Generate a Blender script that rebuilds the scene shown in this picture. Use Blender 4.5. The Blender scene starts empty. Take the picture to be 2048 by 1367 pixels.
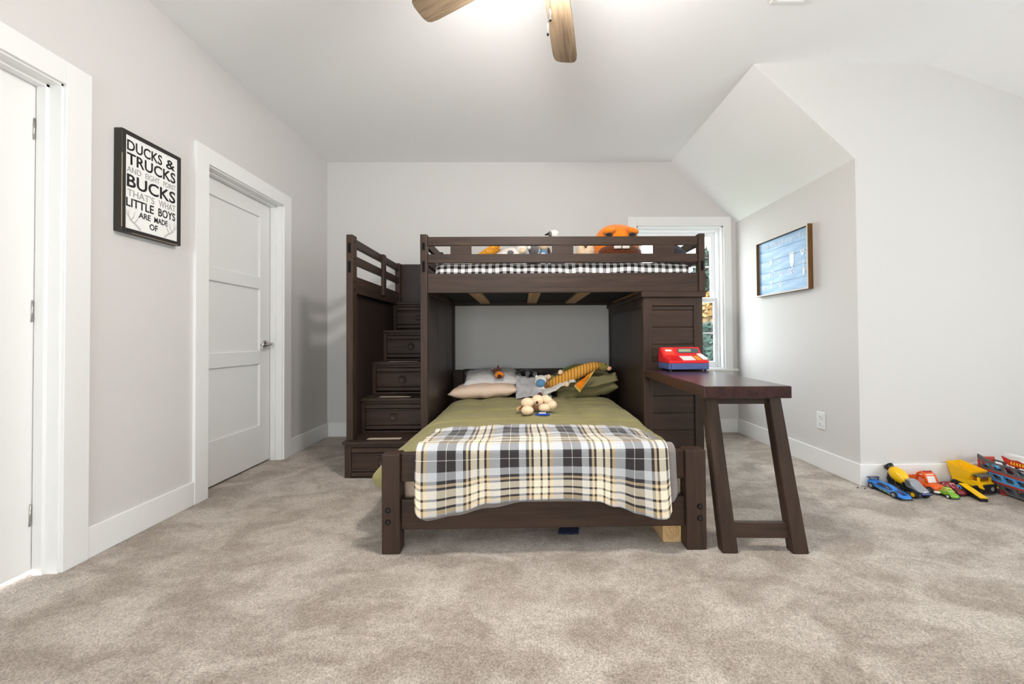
import bpy, bmesh, math, random
from mathutils import Vector, Matrix, noise
random.seed(7)
SC = bpy.context.scene
COL = SC.collection
R = math.radians

# ------------------------------------------------------------------ camera
IMG_W, IMG_H = 2048.0, 1367.0
F, PITCH, YAW, ROLL, CX, CY, CAM_H = 794.9414, .8141, -.8515, -.4122, 1055.6108, 664.0793, .9644
a_, b_, c_ = R(YAW), R(PITCH), R(ROLL)
M1 = Matrix(((math.cos(a_), math.sin(a_), 0), (-math.sin(a_), math.cos(a_), 0), (0, 0, 1)))
M2 = Matrix(((1, 0, 0), (0, math.cos(b_), math.sin(b_)), (0, -math.sin(b_), math.cos(b_))))
M3 = Matrix(((math.cos(c_), 0, math.sin(c_)), (0, 1, 0), (-math.sin(c_), 0, math.cos(c_))))
MM = M3 @ M2 @ M1                                   # rows: right, forward, up
cam_data = bpy.data.cameras.new('camera')
cam = bpy.data.objects.new('camera', cam_data)
COL.objects.link(cam)
rot = Matrix((MM[0], MM[2], -Vector(MM[1]))).transposed()
cam.matrix_world = Matrix.Translation((0, 0, CAM_H)) @ rot.to_4x4()
cam_data.sensor_fit = 'HORIZONTAL'
cam_data.sensor_width = 36.0
cam_data.lens = F * 36.0 / IMG_W
cam_data.shift_x = (IMG_W / 2 - CX) / IMG_W
cam_data.shift_y = (CY - IMG_H / 2) / IMG_W
cam_data.clip_start = .02
SC.camera = cam

# ------------------------------------------------------------------ world, exposure
SKY_STRENGTH = 5.2
LAMP_STRENGTH = 115.0
world = bpy.data.worlds.new('overcast_sky')
SC.world = world
world.use_nodes = True
wn = world.node_tree.nodes['Background']
wn.inputs[0].default_value = (.92, .96, 1.0, 1)
wn.inputs[1].default_value = SKY_STRENGTH
vs = SC.view_settings
vs.view_transform = 'Standard'
vs.look = 'None'
vs.gamma = 1
vs.use_curve_mapping = False
vs.exposure = 1.13
SC.cycles.diffuse_bounces = 8
SC.cycles.max_bounces = 14
SC.cycles.sample_clamp_indirect = 6.0

def portal(name, loc, rot_e, sx, sy):
    d = bpy.data.lights.new(name, 'AREA')
    d.shape = 'RECTANGLE'
    d.size, d.size_y = sx, sy
    d.cycles.is_portal = True
    o = bpy.data.objects.new(name, d)
    COL.objects.link(o)
    o.location = loc
    o.rotation_euler = rot_e

# ------------------------------------------------------------------ room dimensions
XL, XR, YB, YC, H = -1.941, 2.180, 3.993, 2.545, 2.74
XS, ZS = 1.530, 2.1215          # sloped ceiling over the window: starts at XS, ends on the right wall at ZS
XK, XE = 2.684, 4.30            # dormer: ceiling turns down at XK, outer wall XE
DSL = .347                      # dormer ceiling slope
ZE = H - (XE - XK) * DSL
YR = -2.3                       # wall behind the camera
WIN_B = (1.165, 2.047, .640, 2.085)     # back window opening x0 x1 z0 z1
WIN_D = (-.95, 1.20, .40, 2.02)          # dormer window opening y0 y1 z0 z1
WIN_FILL = (-1.75, .05, .40, 2.10)           # unseen window added behind the camera for fill light, x0 x1 z0 z1
portal('portal_back_window', ((WIN_B[0] + WIN_B[1]) / 2, YB + .2, (WIN_B[2] + WIN_B[3]) / 2), (R(-90), 0, 0), WIN_B[1] - WIN_B[0], WIN_B[3] - WIN_B[2])
portal('portal_dormer_window', (XE + .2, (WIN_D[0] + WIN_D[1]) / 2, (WIN_D[2] + WIN_D[3]) / 2), (R(90), 0, R(90)), WIN_D[1] - WIN_D[0], WIN_D[3] - WIN_D[2])
portal('portal_fill_window', ((WIN_FILL[0] + WIN_FILL[1]) / 2, YR - .2, (WIN_FILL[2] + WIN_FILL[3]) / 2), (R(90), 0, 0), WIN_FILL[1] - WIN_FILL[0], WIN_FILL[3] - WIN_FILL[2])

# ------------------------------------------------------------------ material helpers
def srgb(r, g, b):
    f = lambda c: (c / 255 / 12.92) if c / 255 <= .04045 else ((c / 255 + .055) / 1.055) ** 2.4
    return (f(r), f(g), f(b), 1)

def newmat(name):
    m = bpy.data.materials.new(name)
    m.use_nodes = True
    nt = m.node_tree
    return m, nt, nt.nodes['Principled BSDF']

def N(nt, t, **kw):
    n = nt.nodes.new(t)
    for k, v in kw.items():
        setattr(n, k, v)
    return n

def plain(name, col, rough=.6, spec=.5, bump=0, bscale=200, vary=0, vscale=6, metal=0, sheen=0, emis=None, coords='Object'):
    m, nt, p = newmat(name)
    col = tuple(col[:3]) + (1,)
    p.inputs['Base Color'].default_value = col
    p.inputs['Roughness'].default_value = rough
    p.inputs['Specular IOR Level'].default_value = spec
    p.inputs['Metallic'].default_value = metal
    if sheen:
        p.inputs['Sheen Weight'].default_value = sheen
        p.inputs['Sheen Roughness'].default_value = .5
    if emis:
        p.inputs['Emission Color'].default_value = tuple(emis[:3]) + (1,)
        p.inputs['Emission Strength'].default_value = emis[3]
    if bump or vary:
        tc = N(nt, 'ShaderNodeTexCoord')
    if bump:
        n = N(nt, 'ShaderNodeTexNoise')
        n.inputs['Scale'].default_value = bscale
        n.inputs['Detail'].default_value = 3
        nt.links.new(tc.outputs[coords], n.inputs['Vector'])
        b = N(nt, 'ShaderNodeBump')
        b.inputs['Strength'].default_value = bump
        b.inputs['Distance'].default_value = .01
        nt.links.new(n.outputs['Fac'], b.inputs['Height'])
        nt.links.new(b.outputs['Normal'], p.inputs['Normal'])
    if vary:
        n2 = N(nt, 'ShaderNodeTexNoise')
        n2.inputs['Scale'].default_value = vscale
        n2.inputs['Detail'].default_value = 4
        nt.links.new(tc.outputs[coords], n2.inputs['Vector'])
        r = N(nt, 'ShaderNodeValToRGB')
        r.color_ramp.elements[0].position = .3
        r.color_ramp.elements[1].position = .7
        r.color_ramp.elements[0].color = tuple(c * (1 - vary) for c in col[:3]) + (1,)
        r.color_ramp.elements[1].color = tuple(min(1, c * (1 + vary)) for c in col[:3]) + (1,)
        nt.links.new(n2.outputs['Fac'], r.inputs['Fac'])
        nt.links.new(r.outputs['Color'], p.inputs['Base Color'])
    return m

def wood(name, axis, dark, light, rough=.4, scale=1.0, spec=.5, rings=True):
    """stained wood, grain running along axis 0/1/2 of the object"""
    m, nt, p = newmat(name)
    tc = N(nt, 'ShaderNodeTexCoord')
    oi = N(nt, 'ShaderNodeObjectInfo')
    mul = N(nt, 'ShaderNodeVectorMath', operation='SCALE')
    comb = N(nt, 'ShaderNodeCombineXYZ')
    for i in range(3):
        nt.links.new(oi.outputs['Random'], comb.inputs[i])
    nt.links.new(comb.outputs[0], mul.inputs[0])
    mul.inputs['Scale'].default_value = 37.0
    add = N(nt, 'ShaderNodeVectorMath', operation='ADD')
    nt.links.new(tc.outputs['Object'], add.inputs[0])
    nt.links.new(mul.outputs[0], add.inputs[1])
    mp = N(nt, 'ShaderNodeMapping')
    s = [42 * scale] * 3
    s[axis] = 2.2 * scale
    mp.inputs['Scale'].default_value = s
    nt.links.new(add.outputs[0], mp.inputs['Vector'])
    n = N(nt, 'ShaderNodeTexNoise')
    n.inputs['Scale'].default_value = 1.0
    n.inputs['Detail'].default_value = 5
    n.inputs['Distortion'].default_value = 1.2
    nt.links.new(mp.outputs[0], n.inputs['Vector'])
    mp2 = N(nt, 'ShaderNodeMapping')
    s2 = [9 * scale] * 3
    s2[axis] = 1.1 * scale
    mp2.inputs['Scale'].default_value = s2
    nt.links.new(add.outputs[0], mp2.inputs['Vector'])
    n2 = N(nt, 'ShaderNodeTexNoise')
    n2.inputs['Scale'].default_value = 1.0
    n2.inputs['Detail'].default_value = 2
    n2.inputs['Distortion'].default_value = 2.0
    nt.links.new(mp2.outputs[0], n2.inputs['Vector'])
    mx = N(nt, 'ShaderNodeMath', operation='MULTIPLY_ADD')
    mx.inputs[1].default_value = .55
    nt.links.new(n.outputs['Fac'], mx.inputs[0])
    m3 = N(nt, 'ShaderNodeMath', operation='MULTIPLY')
    m3.inputs[1].default_value = .45
    nt.links.new(n2.outputs['Fac'], m3.inputs[0])
    nt.links.new(m3.outputs[0], mx.inputs[2])
    r = N(nt, 'ShaderNodeValToRGB')
    r.color_ramp.elements[0].position = .33
    r.color_ramp.elements[1].position = .67
    r.color_ramp.elements[0].color = tuple(dark[:3]) + (1,)
    r.color_ramp.elements[1].color = tuple(light[:3]) + (1,)
    nt.links.new(mx.outputs[0], r.inputs['Fac'])
    nt.links.new(r.outputs['Color'], p.inputs['Base Color'])
    p.inputs['Roughness'].default_value = rough
    p.inputs['Specular IOR Level'].default_value = spec * .7
    b = N(nt, 'ShaderNodeBump')
    b.inputs['Strength'].default_value = .12
    b.inputs['Distance'].default_value = .003
    nt.links.new(n.outputs['Fac'], b.inputs['Height'])
    nt.links.new(b.outputs['Normal'], p.inputs['Normal'])
    return m

WALL = plain('wall_paint', srgb(209, 206, 203), .75, .3, bump=.03, bscale=260)
CEIL = plain('ceiling_paint', srgb(240, 240, 240), .85, .2, bump=.04, bscale=220)
TRIM = plain('trim_paint', srgb(231, 230, 228), .38, .5)
DOORM = plain('door_paint', srgb(229, 228, 226), .45, .5)
ED, EL = srgb(44, 32, 26), srgb(68, 50, 39)
WX = wood('espresso_wood_x', 0, ED, EL, .50, spec=.42)
WY = wood('espresso_wood_y', 1, ED, EL, .50, spec=.42)
WZ = wood('espresso_wood_z', 2, ED, EL, .50, spec=.42)
WTOP = wood('espresso_wood_top', 1, srgb(44, 27, 26), srgb(70, 44, 40), .24)
PANEL = wood('espresso_veneer', 2, srgb(44, 34, 31), srgb(52, 41, 37), .42)
PINE_Y = wood('pine_slat', 1, srgb(166, 130, 92), srgb(198, 164, 122), .6)
PINE_E = wood('pine_block', 1, srgb(190, 150, 98), srgb(226, 194, 146), .65)
BLADE = wood('fan_blade_wood', 0, srgb(92, 76, 60), srgb(150, 130, 106), .55, scale=1.3)
FRAMEW = wood('brown_frame_wood', 2, srgb(92, 62, 30), srgb(124, 86, 44), .55)
NICKEL = plain('brushed_nickel', (.5, .48, .45), .28, .5, metal=1)
BLACKHOLE = plain('bolt_and_recess_black', (.006, .005, .005), .7, .1)  # bolts; also painted in as the dark of slots, grooves and recesses
DARKCLOTH = plain('black_underlay', (.012, .011, .012), .9)
BLACK = plain('black_plastic', (.012, .012, .014), .35)
WHITE = plain('white_plastic', (.80, .80, .79), .35)
GRIP = plain('tread_grip_reflection', srgb(196, 180, 162), .5)  # clear grip strips, their reflected light painted in as pale beige

def carpet_mat():
    m, nt, p = newmat('carpet')
    tc = N(nt, 'ShaderNodeTexCoord')
    def nz(scale, detail, dist=0, sc=(1, 1, 1)):
        mp = N(nt, 'ShaderNodeMapping')
        mp.inputs['Scale'].default_value = sc
        nt.links.new(tc.outputs['Object'], mp.inputs['Vector'])
        n = N(nt, 'ShaderNodeTexNoise')
        n.inputs['Scale'].default_value = scale
        n.inputs['Detail'].default_value = detail
        n.inputs['Distortion'].default_value = dist
        nt.links.new(mp.outputs[0], n.inputs['Vector'])
        return n
    big = nz(4.2, 9, .7, (1.0, 1.5, 1))
    fine = nz(170, 2)
    mid = nz(38, 3)
    r = N(nt, 'ShaderNodeValToRGB')
    r.color_ramp.elements[0].position = .38
    r.color_ramp.elements[1].position = .62
    r.color_ramp.elements[0].color = srgb(165, 152, 140)
    r.color_ramp.elements[1].color = srgb(198, 187, 176)
    nt.links.new(big.outputs['Fac'], r.inputs['Fac'])
    r2 = N(nt, 'ShaderNodeValToRGB')
    r2.color_ramp.elements[0].position = .3
    r2.color_ramp.elements[1].position = .7
    r2.color_ramp.elements[0].color = (.62, .61, .60, 1)
    r2.color_ramp.elements[1].color = (1.2, 1.2, 1.2, 1)
    nt.links.new(fine.outputs['Fac'], r2.inputs['Fac'])
    r3 = N(nt, 'ShaderNodeValToRGB')
    r3.color_ramp.elements[0].position = .3
    r3.color_ramp.elements[1].position = .7
    r3.color_ramp.elements[0].color = (.86, .86, .855, 1)
    r3.color_ramp.elements[1].color = (1.08, 1.08, 1.08, 1)
    nt.links.new(mid.outputs['Fac'], r3.inputs['Fac'])
    m1 = N(nt, 'ShaderNodeMix', data_type='RGBA', blend_type='MULTIPLY')
    m1.inputs['Factor'].default_value = 1
    nt.links.new(r.outputs[0], m1.inputs['A'])
    nt.links.new(r2.outputs[0], m1.inputs['B'])
    m2 = N(nt, 'ShaderNodeMix', data_type='RGBA', blend_type='MULTIPLY')
    m2.inputs['Factor'].default_value = 1
    nt.links.new(m1.outputs['Result'], m2.inputs['A'])
    nt.links.new(r3.outputs[0], m2.inputs['B'])
    nt.links.new(m2.outputs['Result'], p.inputs['Base Color'])
    p.inputs['Roughness'].default_value = 1
    p.inputs['Specular IOR Level'].default_value = .1
    p.inputs['Sheen Weight'].default_value = .15
    b = N(nt, 'ShaderNodeBump')
    b.inputs['Strength'].default_value = .7
    b.inputs['Distance'].default_value = .012
    nt.links.new(fine.outputs['Fac'], b.inputs['Height'])
    nt.links.new(b.outputs['Normal'], p.inputs['Normal'])
    return m
CARPET = carpet_mat()

def glass_mat():
    m = bpy.data.materials.new('window_glass')
    m.use_nodes = True
    nt = m.node_tree
    nt.nodes.remove(nt.nodes['Principled BSDF'])
    out = nt.nodes['Material Output']
    t = N(nt, 'ShaderNodeBsdfTransparent')
    t.inputs[0].default_value = (.95, .97, .97, 1)
    g = N(nt, 'ShaderNodeBsdfGlossy')
    g.inputs['Roughness'].default_value = .02
    mix = N(nt, 'ShaderNodeMixShader')
    mix.inputs[0].default_value = .06
    nt.links.new(t.outputs[0], mix.inputs[1])
    nt.links.new(g.outputs[0], mix.inputs[2])
    nt.links.new(mix.outputs[0], out.inputs['Surface'])
    return m
GLASS = glass_mat()

# ------------------------------------------------------------------ mesh helpers
def mw(o):
    if o.parent:
        return mw(o.parent) @ o.matrix_parent_inverse @ o.matrix_basis
    return o.matrix_basis.copy()

def attach(o, parent):
    if parent is not None:
        o.parent = parent
        o.matrix_parent_inverse = mw(parent).inverted()

def tag(o, label=None, cat=None, group=None, kind=None):
    if label: o['label'] = label
    if cat: o['category'] = cat
    if group: o['group'] = group
    if kind: o['kind'] = kind
    return o

def thing(name, label, cat, loc=(0, 0, 0), group=None):
    o = bpy.data.objects.new(name, None)
    COL.objects.link(o)
    o.location = loc
    o.empty_display_size = .1
    return tag(o, label, cat, group)

def fin(name, bm, mat, parent=None, smooth=False, center=True, kind=None):
    bmesh.ops.recalc_face_normals(bm, faces=bm.faces)
    loc = Vector((0, 0, 0))
    if center and len(bm.verts):
        mn = Vector([min(v.co[i] for v in bm.verts) for i in range(3)])
        mx = Vector([max(v.co[i] for v in bm.verts) for i in range(3)])
        loc = (mn + mx) / 2
        bmesh.ops.translate(bm, verts=bm.verts, vec=-loc)
    me = bpy.data.meshes.new(name)
    bm.to_mesh(me)
    bm.free()
    if smooth:
        for f in me.polygons:
            f.use_smooth = True
    if mat is not None:
        me.materials.append(mat)
    o = bpy.data.objects.new(name, me)
    COL.objects.link(o)
    o.location = loc
    attach(o, parent)
    if kind: o['kind'] = kind
    return o

def add_box(bm, x0, x1, y0, y1, z0, z1, bev=0, seg=2):
    r = bmesh.ops.create_cube(bm, size=1)
    vv = r['verts']
    for v in vv:
        v.co = Vector(((x0 + x1) / 2 + v.co.x * (x1 - x0), (y0 + y1) / 2 + v.co.y * (y1 - y0), (z0 + z1) / 2 + v.co.z * (z1 - z0)))
    if bev:
        es = list({e for v in vv for e in v.link_edges})
        bmesh.ops.bevel(bm, geom=es, offset=bev, segments=seg, affect='EDGES', profile=.5)

def box(name, x0, x1, y0, y1, z0, z1, mat, parent=None, bev=.003, kind=None, seg=2):
    bm = bmesh.new()
    add_box(bm, x0, x1, y0, y1, z0, z1, bev, seg)
    return fin(name, bm, mat, parent, kind=kind)

def boxes(name, lst, mat, parent=None, bev=0, kind=None):
    bm = bmesh.new()
    for b in lst:
        add_box(bm, *b, bev)
    return fin(name, bm, mat, parent, kind=kind)

def hexa(bm, bottom, top):
    vs_ = [bm.verts.new(p) for p in bottom] + [bm.verts.new(p) for p in top]
    for f in ((3, 2, 1, 0), (4, 5, 6, 7), (0, 1, 5, 4), (1, 2, 6, 5), (2, 3, 7, 6), (3, 0, 4, 7)):
        bm.faces.new([vs_[i] for i in f])
    return vs_

def add_prism(bm, poly, axis, a0, a1):
    """poly: 2D points in the two other axes (in x,y,z order), extruded along axis from a0 to a1"""
    def mk(p, a):
        if axis == 0: return (a, p[0], p[1])
        if axis == 1: return (p[0], a, p[1])
        return (p[0], p[1], a)
    A = [bm.verts.new(mk(p, a0)) for p in poly]
    B = [bm.verts.new(mk(p, a1)) for p in poly]
    bm.faces.new(A)
    bm.faces.new(B[::-1])
    n = len(poly)
    for i in range(n):
        bm.faces.new((A[i], A[(i + 1) % n], B[(i + 1) % n], B[i]))

def prism(name, poly, axis, a0, a1, mat, parent=None, bev=0, kind=None, smooth=False, seg=2):
    bm = bmesh.new()
    add_prism(bm, poly, axis, a0, a1)
    if bev:
        bmesh.ops.recalc_face_normals(bm, faces=bm.faces)
        bmesh.ops.bevel(bm, geom=list(bm.edges), offset=bev, segments=seg, affect='EDGES', clamp_overlap=True)
    return fin(name, bm, mat, parent, kind=kind, smooth=smooth)

def add_ball(bm, c, r, rot=None, u=14, v=9):
    m = Matrix.Translation(c)
    if rot is not None:
        from mathutils import Euler
        m = m @ Euler([R(q) for q in rot]).to_matrix().to_4x4()
    if not hasattr(r, '__len__'): r = (r, r, r)
    m = m @ Matrix.Diagonal((r[0], r[1], r[2], 1))
    bmesh.ops.create_uvsphere(bm, u_segments=u, v_segments=v, radius=1, matrix=m)

def ball(name, c, r, mat, parent=None, rot=None, u=14, v=9, lump=0):
    bm = bmesh.new()
    add_ball(bm, c, r, rot, u, v)
    if lump:
        for q in bm.verts:
            d = (q.co - Vector(c))
            if d.length > 1e-6:
                q.co += d * lump * noise.noise(q.co * (1.2 / max(max(r) if hasattr(r, '__len__') else r, .001)) + Vector((3, 1, 7)))
    return fin(name, bm, mat, parent, smooth=True)

def add_tube(bm, pts, rad, n=10, flat=None):
    pts = [Vector(p) for p in pts]
    if not hasattr(rad, '__len__'): rad = [rad] * len(pts)
    rings = []
    up = Vector((0, 0, 1))
    prev = None
    for i, p in enumerate(pts):
        t = (pts[min(i + 1, len(pts) - 1)] - pts[max(i - 1, 0)]).normalized()
        if prev is None:
            s = t.cross(up)
            if s.length < .05: s = t.cross(Vector((1, 0, 0)))
            s.normalize()
        else:
            s = (prev - t * prev.dot(t)).normalized()
        prev = s
        q = s.cross(t)
        k = 1 if flat is None else flat
        rings.append([bm.verts.new(p + (s * math.cos(2 * math.pi * j / n) + q * k * math.sin(2 * math.pi * j / n)) * rad[i]) for j in range(n)])
    for A, B in zip(rings, rings[1:]):
        for j in range(n):
            bm.faces.new((A[j], A[(j + 1) % n], B[(j + 1) % n], B[j]))
    bm.faces.new(rings[0][::-1])
    bm.faces.new(rings[-1])

def tube(name, pts, rad, mat, parent=None, n=10, smooth=True, flat=None):
    bm = bmesh.new()
    add_tube(bm, pts, rad, n, flat)
    o = fin(name, bm, mat, parent, smooth=False)
    if smooth:
        for f in o.data.polygons:
            f.use_smooth = len(f.vertices) == 4
    return o

def lathe(name, prof, mat, parent=None, n=28, axis=2, c=(0, 0, 0), smooth=True):
    """prof: (radius, height) pairs turned about axis through c"""
    bm = bmesh.new()
    rings = []
    for r, h in prof:
        ring = []
        for j in range(n):
            t = 2 * math.pi * j / n
            p = [r * math.cos(t), r * math.sin(t)]
            q = (p[0], p[1], h) if axis == 2 else ((h, p[0], p[1]) if axis == 0 else (p[0], h, p[1]))
            ring.append(bm.verts.new(Vector(q) + Vector(c)))
        rings.append(ring)
    for A, B in zip(rings, rings[1:]):
        for j in range(n):
            bm.faces.new((A[j], A[(j + 1) % n], B[(j + 1) % n], B[j]))
    bm.faces.new(rings[0][::-1])
    bm.faces.new(rings[-1])
    o = fin(name, bm, mat, parent)
    if smooth:
        for f in o.data.polygons:
            f.use_smooth = len(f.vertices) == 4
        try:
            o.data.set_sharp_from_angle(angle=R(40))
        except Exception:
            pass
    return o

def sheet(name, fn, nu, nv, mat, parent=None, thick=.006, uv=None, sub=0, offset=-1):
    bm = bmesh.new()
    uvl = bm.loops.layers.uv.new('UVMap')
    g = [[bm.verts.new(fn(i / nu, j / nv)) for j in range(nv + 1)] for i in range(nu + 1)]
    for i in range(nu):
        for j in range(nv):
            f = bm.faces.new((g[i][j], g[i + 1][j], g[i + 1][j + 1], g[i][j + 1]))
            for l, (a, b) in zip(f.loops, ((i, j), (i + 1, j), (i + 1, j + 1), (i, j + 1))):
                l[uvl].uv = uv(a / nu, b / nv) if uv else (a / nu, b / nv)
    me = bpy.data.meshes.new(name)
    loc = Vector((0, 0, 0))
    for v in bm.verts: loc += v.co
    loc /= len(bm.verts)
    bmesh.ops.translate(bm, verts=bm.verts, vec=-loc)
    bm.to_mesh(me)
    bm.free()
    for f in me.polygons: f.use_smooth = True
    me.materials.append(mat)
    o = bpy.data.objects.new(name, me)
    COL.objects.link(o)
    o.location = loc
    attach(o, parent)
    if thick:
        s = o.modifiers.new('thickness', 'SOLIDIFY')
        s.thickness = thick
        s.offset = offset
    if sub:
        s = o.modifiers.new('smooth', 'SUBSURF')
        s.levels = s.render_levels = sub
    return o

def lerp(tab, x):
    if x <= tab[0][0]: return tab[0][1]
    for (a, b), (c, d) in zip(tab, tab[1:]):
        if x <= c:
            t = (x - a) / (c - a)
            t = t * t * (3 - 2 * t)
            return b + (d - b) * t
    return tab[-1][1]

def nz(x, y, z=0):
    return noise.noise(Vector((x, y, z)))

def text_part(name, body, mat, parent, origin, ux, uy, width, height, depth=.0008, bold=.0):
    """flat lettering, fitted to width x height, lower-left corner at origin, running along ux, upright along uy"""
    cu = bpy.data.curves.new('t', 'FONT')
    cu.body = body
    cu.resolution_u = 3
    cu.offset = bold
    o = bpy.data.objects.new('t', cu)
    COL.objects.link(o)
    dg = bpy.context.evaluated_depsgraph_get()
    me = bpy.data.meshes.new_from_object(o.evaluated_get(dg))
    bpy.data.objects.remove(o)
    bpy.data.curves.remove(cu)
    xs = [v.co.x for v in me.vertices]; ys = [v.co.y for v in me.vertices]
    x0, x1, y0, y1 = min(xs), max(xs), min(ys), max(ys)
    ux, uy, origin = Vector(ux), Vector(uy), Vector(origin)
    for v in me.vertices:
        v.co = ux * ((v.co.x - x0) / (x1 - x0) * width) + uy * ((v.co.y - y0) / (y1 - y0) * height)
    me.name = name
    me.materials.clear()
    me.materials.append(mat)
    ob = bpy.data.objects.new(name, me)
    COL.objects.link(ob)
    ob.location = origin
    attach(ob, parent)
    if depth:
        s = ob.modifiers.new('print', 'SOLIDIFY')
        s.thickness = depth
        s.offset = 1
    return ob

def copy_tree(o, parent=None):
    c = o.copy()
    COL.objects.link(c)
    if parent is not None: c.parent = parent
    for ch in list(o.children):
        if ch.name in COL.objects: copy_tree(ch, c)
    return c

# ================================================================== THE ROOM
box('floor', XL - .14, XE + .02, YR - .02, YB + .02, -.05, 0, CARPET, bev=0, kind='structure')
def wall_holes(axis, a0, a1, ztop, t0, t1, holes):
    """list of boxes for a wall running along axis with rectangular holes (lo, hi, z0, z1)"""
    out, cur = [], a0
    mk = (lambda p, q, z0, z1: (p, q, t0, t1, z0, z1)) if axis == 0 else (lambda p, q, z0, z1: (t0, t1, p, q, z0, z1))
    for lo, hi, z0, z1 in sorted(holes):
        out.append(mk(cur, lo, 0, ztop))
        if z0 > 0: out.append(mk(lo, hi, 0, z0))
        out.append(mk(lo, hi, z1, ztop))
        cur = hi
    out.append(mk(cur, a1, 0, ztop))
    return out
D1 = (.915, 1.700)      # door openings along the left wall
D2 = (2.471, 3.246)
DZ = 2.052
boxes('wall_left', wall_holes(1, YR, YB + .15, H, XL - .13, XL, [(D1[0] - .012, D1[1] + .012, 0, DZ + .012), (D2[0] - .012, D2[1] + .012, 0, DZ + .012)]), WALL, kind='structure')
zsl = lambda x: H - (x - XS) * (H - ZS) / (XR - XS)
bm = bmesh.new()
x0, x1, z0, z1 = WIN_B
add_prism(bm, [(XL - .13, 0), (x0, 0), (x0, H), (XL - .13, H)], 1, YB, YB + .15)
add_prism(bm, [(x0, 0), (x1, 0), (x1, z0), (x0, z0)], 1, YB, YB + .15)
add_prism(bm, [(x0, z1), (x1, z1), (x1, zsl(x1)), (XS, H), (x0, H)], 1, YB, YB + .15)
add_prism(bm, [(x1, 0), (XR + .13, 0), (XR + .13, ZS), (XR, ZS), (x1, zsl(x1))], 1, YB, YB + .15)
fin('wall_back', bm, WALL, kind='structure')
box('wall_right', XR, XR + .13, YC, YB, 0, ZS, WALL, bev=0, kind='structure')
prism('wall_alcove', [(XR + .13, 0), (XE, 0), (XE, ZE), (XK, H), (XS, H), (XR, ZS), (XR + .13, ZS)], 1, YC, YC + .12, WALL, kind='structure')
boxes('wall_dormer', wall_holes(1, YR, YC + .12, ZE + .05, XE, XE + .14, [WIN_D]), WALL, kind='structure')
boxes('wall_rear', wall_holes(0, XL - .13, XE + .14, H + .05, YR - .14, YR, [WIN_FILL]), WALL, kind='structure')
bm = bmesh.new()
add_prism(bm, [(XL - .13, YR - .1), (XK, YR - .1), (XK, YC + .06), (XS, YC + .06), (XS, YB + .1), (XL - .13, YB + .1)], 2, H, H + .08)
fin('ceiling', bm, CEIL, kind='structure')
prism('ceiling_window_slope', [(XS - .002, H - .0005), (XR, ZS - .002), (XR + .10, ZS + .05), (XS, H + .08)], 1, YC + .0006, YB + .1, CEIL, kind='structure')
prism('ceiling_dormer_slope', [(XK, H), (XE + .05, ZE - .05 * DSL), (XE + .05, ZE + .08), (XK, H + .08)], 1, YR - .1, YC + .06, CEIL, kind='structure')

# baseboards
BBH, BBT = .137, .015
def base_seg(x0, x1, y0, y1):
    return (x0, x1, y0, y1, 0, BBH)
CW = .10
boxes('baseboard_left', [base_seg(XL, XL + BBT, D1[1] + CW, D2[0] - CW), base_seg(XL, XL + BBT, D2[1] + CW, YB), base_seg(XL, XL + BBT, YR, D1[0] - CW)], TRIM, bev=.003, kind='structure')
box('baseboard_back', XL + BBT, XR - BBT, YB - BBT, YB, 0, BBH, TRIM, kind='structure')
box('baseboard_right', XR - BBT, XR, YC - BBT, YB, 0, BBH, TRIM, kind='structure')
box('baseboard_alcove', XR, XE, YC - BBT, YC, 0, BBH, TRIM, kind='structure')
box('baseboard_dormer', XE - BBT, XE, YR, YC - BBT, 0, BBH, TRIM, kind='structure')

# doors: casing and jamb, slab with three recessed panels, lever
def door_trim(name, y0, y1):
    bm = bmesh.new()
    for b in ((XL, XL + .018, y0 - CW, y0, 0, DZ + CW), (XL, XL + .018, y1, y1 + CW, 0, DZ + CW), (XL, XL + .018, y0, y1, DZ, DZ + CW)):
        add_box(bm, *b, .002)
    t = .016
    for b in ((XL - .14, XL + .004, y0 - .004, y0 + .004 + .004, 0, DZ), (XL - .14, XL + .004, y1 - .008, y1 + .004, 0, DZ), (XL - .14, XL + .004, y0, y1, DZ - .008, DZ + .004)):
        add_box(bm, *b)
    # door stop
    for b in ((XL - .085, XL - .045, y0, y0 + .020, 0, DZ), (XL - .085, XL - .045, y1 - .020, y1, 0, DZ), (XL - .085, XL - .045, y0, y1, DZ - .020, DZ)):
        add_box(bm, *b, .002)
    return fin(name, bm, TRIM, kind='structure')
door_trim('trim_1', *D1)
door_trim('trim_2', *D2)

def door(name, y0, y1, zb, handle_far=True):
    xf, xb = XL - .089, XL - .125
    ya, yb, zt = y0 + .010, y1 - .010, DZ - .010
    rails = [(zb, .305), (.778, .880), (1.357, 1.450), (1.920, zt)]
    st = .125
    bm = bmesh.new()
    add_box(bm, xb, xf, ya, ya + st, zb, zt, .004)
    add_box(bm, xb, xf, yb - st, yb, zb, zt, .004)
    for z0, z1 in rails:
        add_box(bm, xb, xf, ya + st - .003, yb - st + .003, z0, z1, .004)
    d = fin(name, bm, DOORM, kind='structure')
    for (a, b), (c, e) in zip(rails, rails[1:]):
        box('panel', xb + .004, xf - .015, ya + st - .004, yb - st + .004, b - .004, c + .004, DOORM, d, bev=.001)
    hy, hz = (yb - .065 if handle_far else ya + .065), .930
    h = lathe('door_handle', [(.033, 0), (.033, .006), (.027, .012), (.013, .016), (.012, .048)], NICKEL, d, axis=0, c=(xf, hy, hz))
    sgn = -1 if handle_far else 1
    tube('lever', [(xf + .046, hy - sgn * .012, hz), (xf + .052, hy + sgn * .02, hz - .003), (xf + .050, hy + sgn * .06, hz - .012), (xf + .045, hy + sgn * .115, hz - .004)], [.011, .011, .009, .008], NICKEL, h, n=10)
    return d
door('door_1', D1[0], D1[1], .022, handle_far=False)
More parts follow.
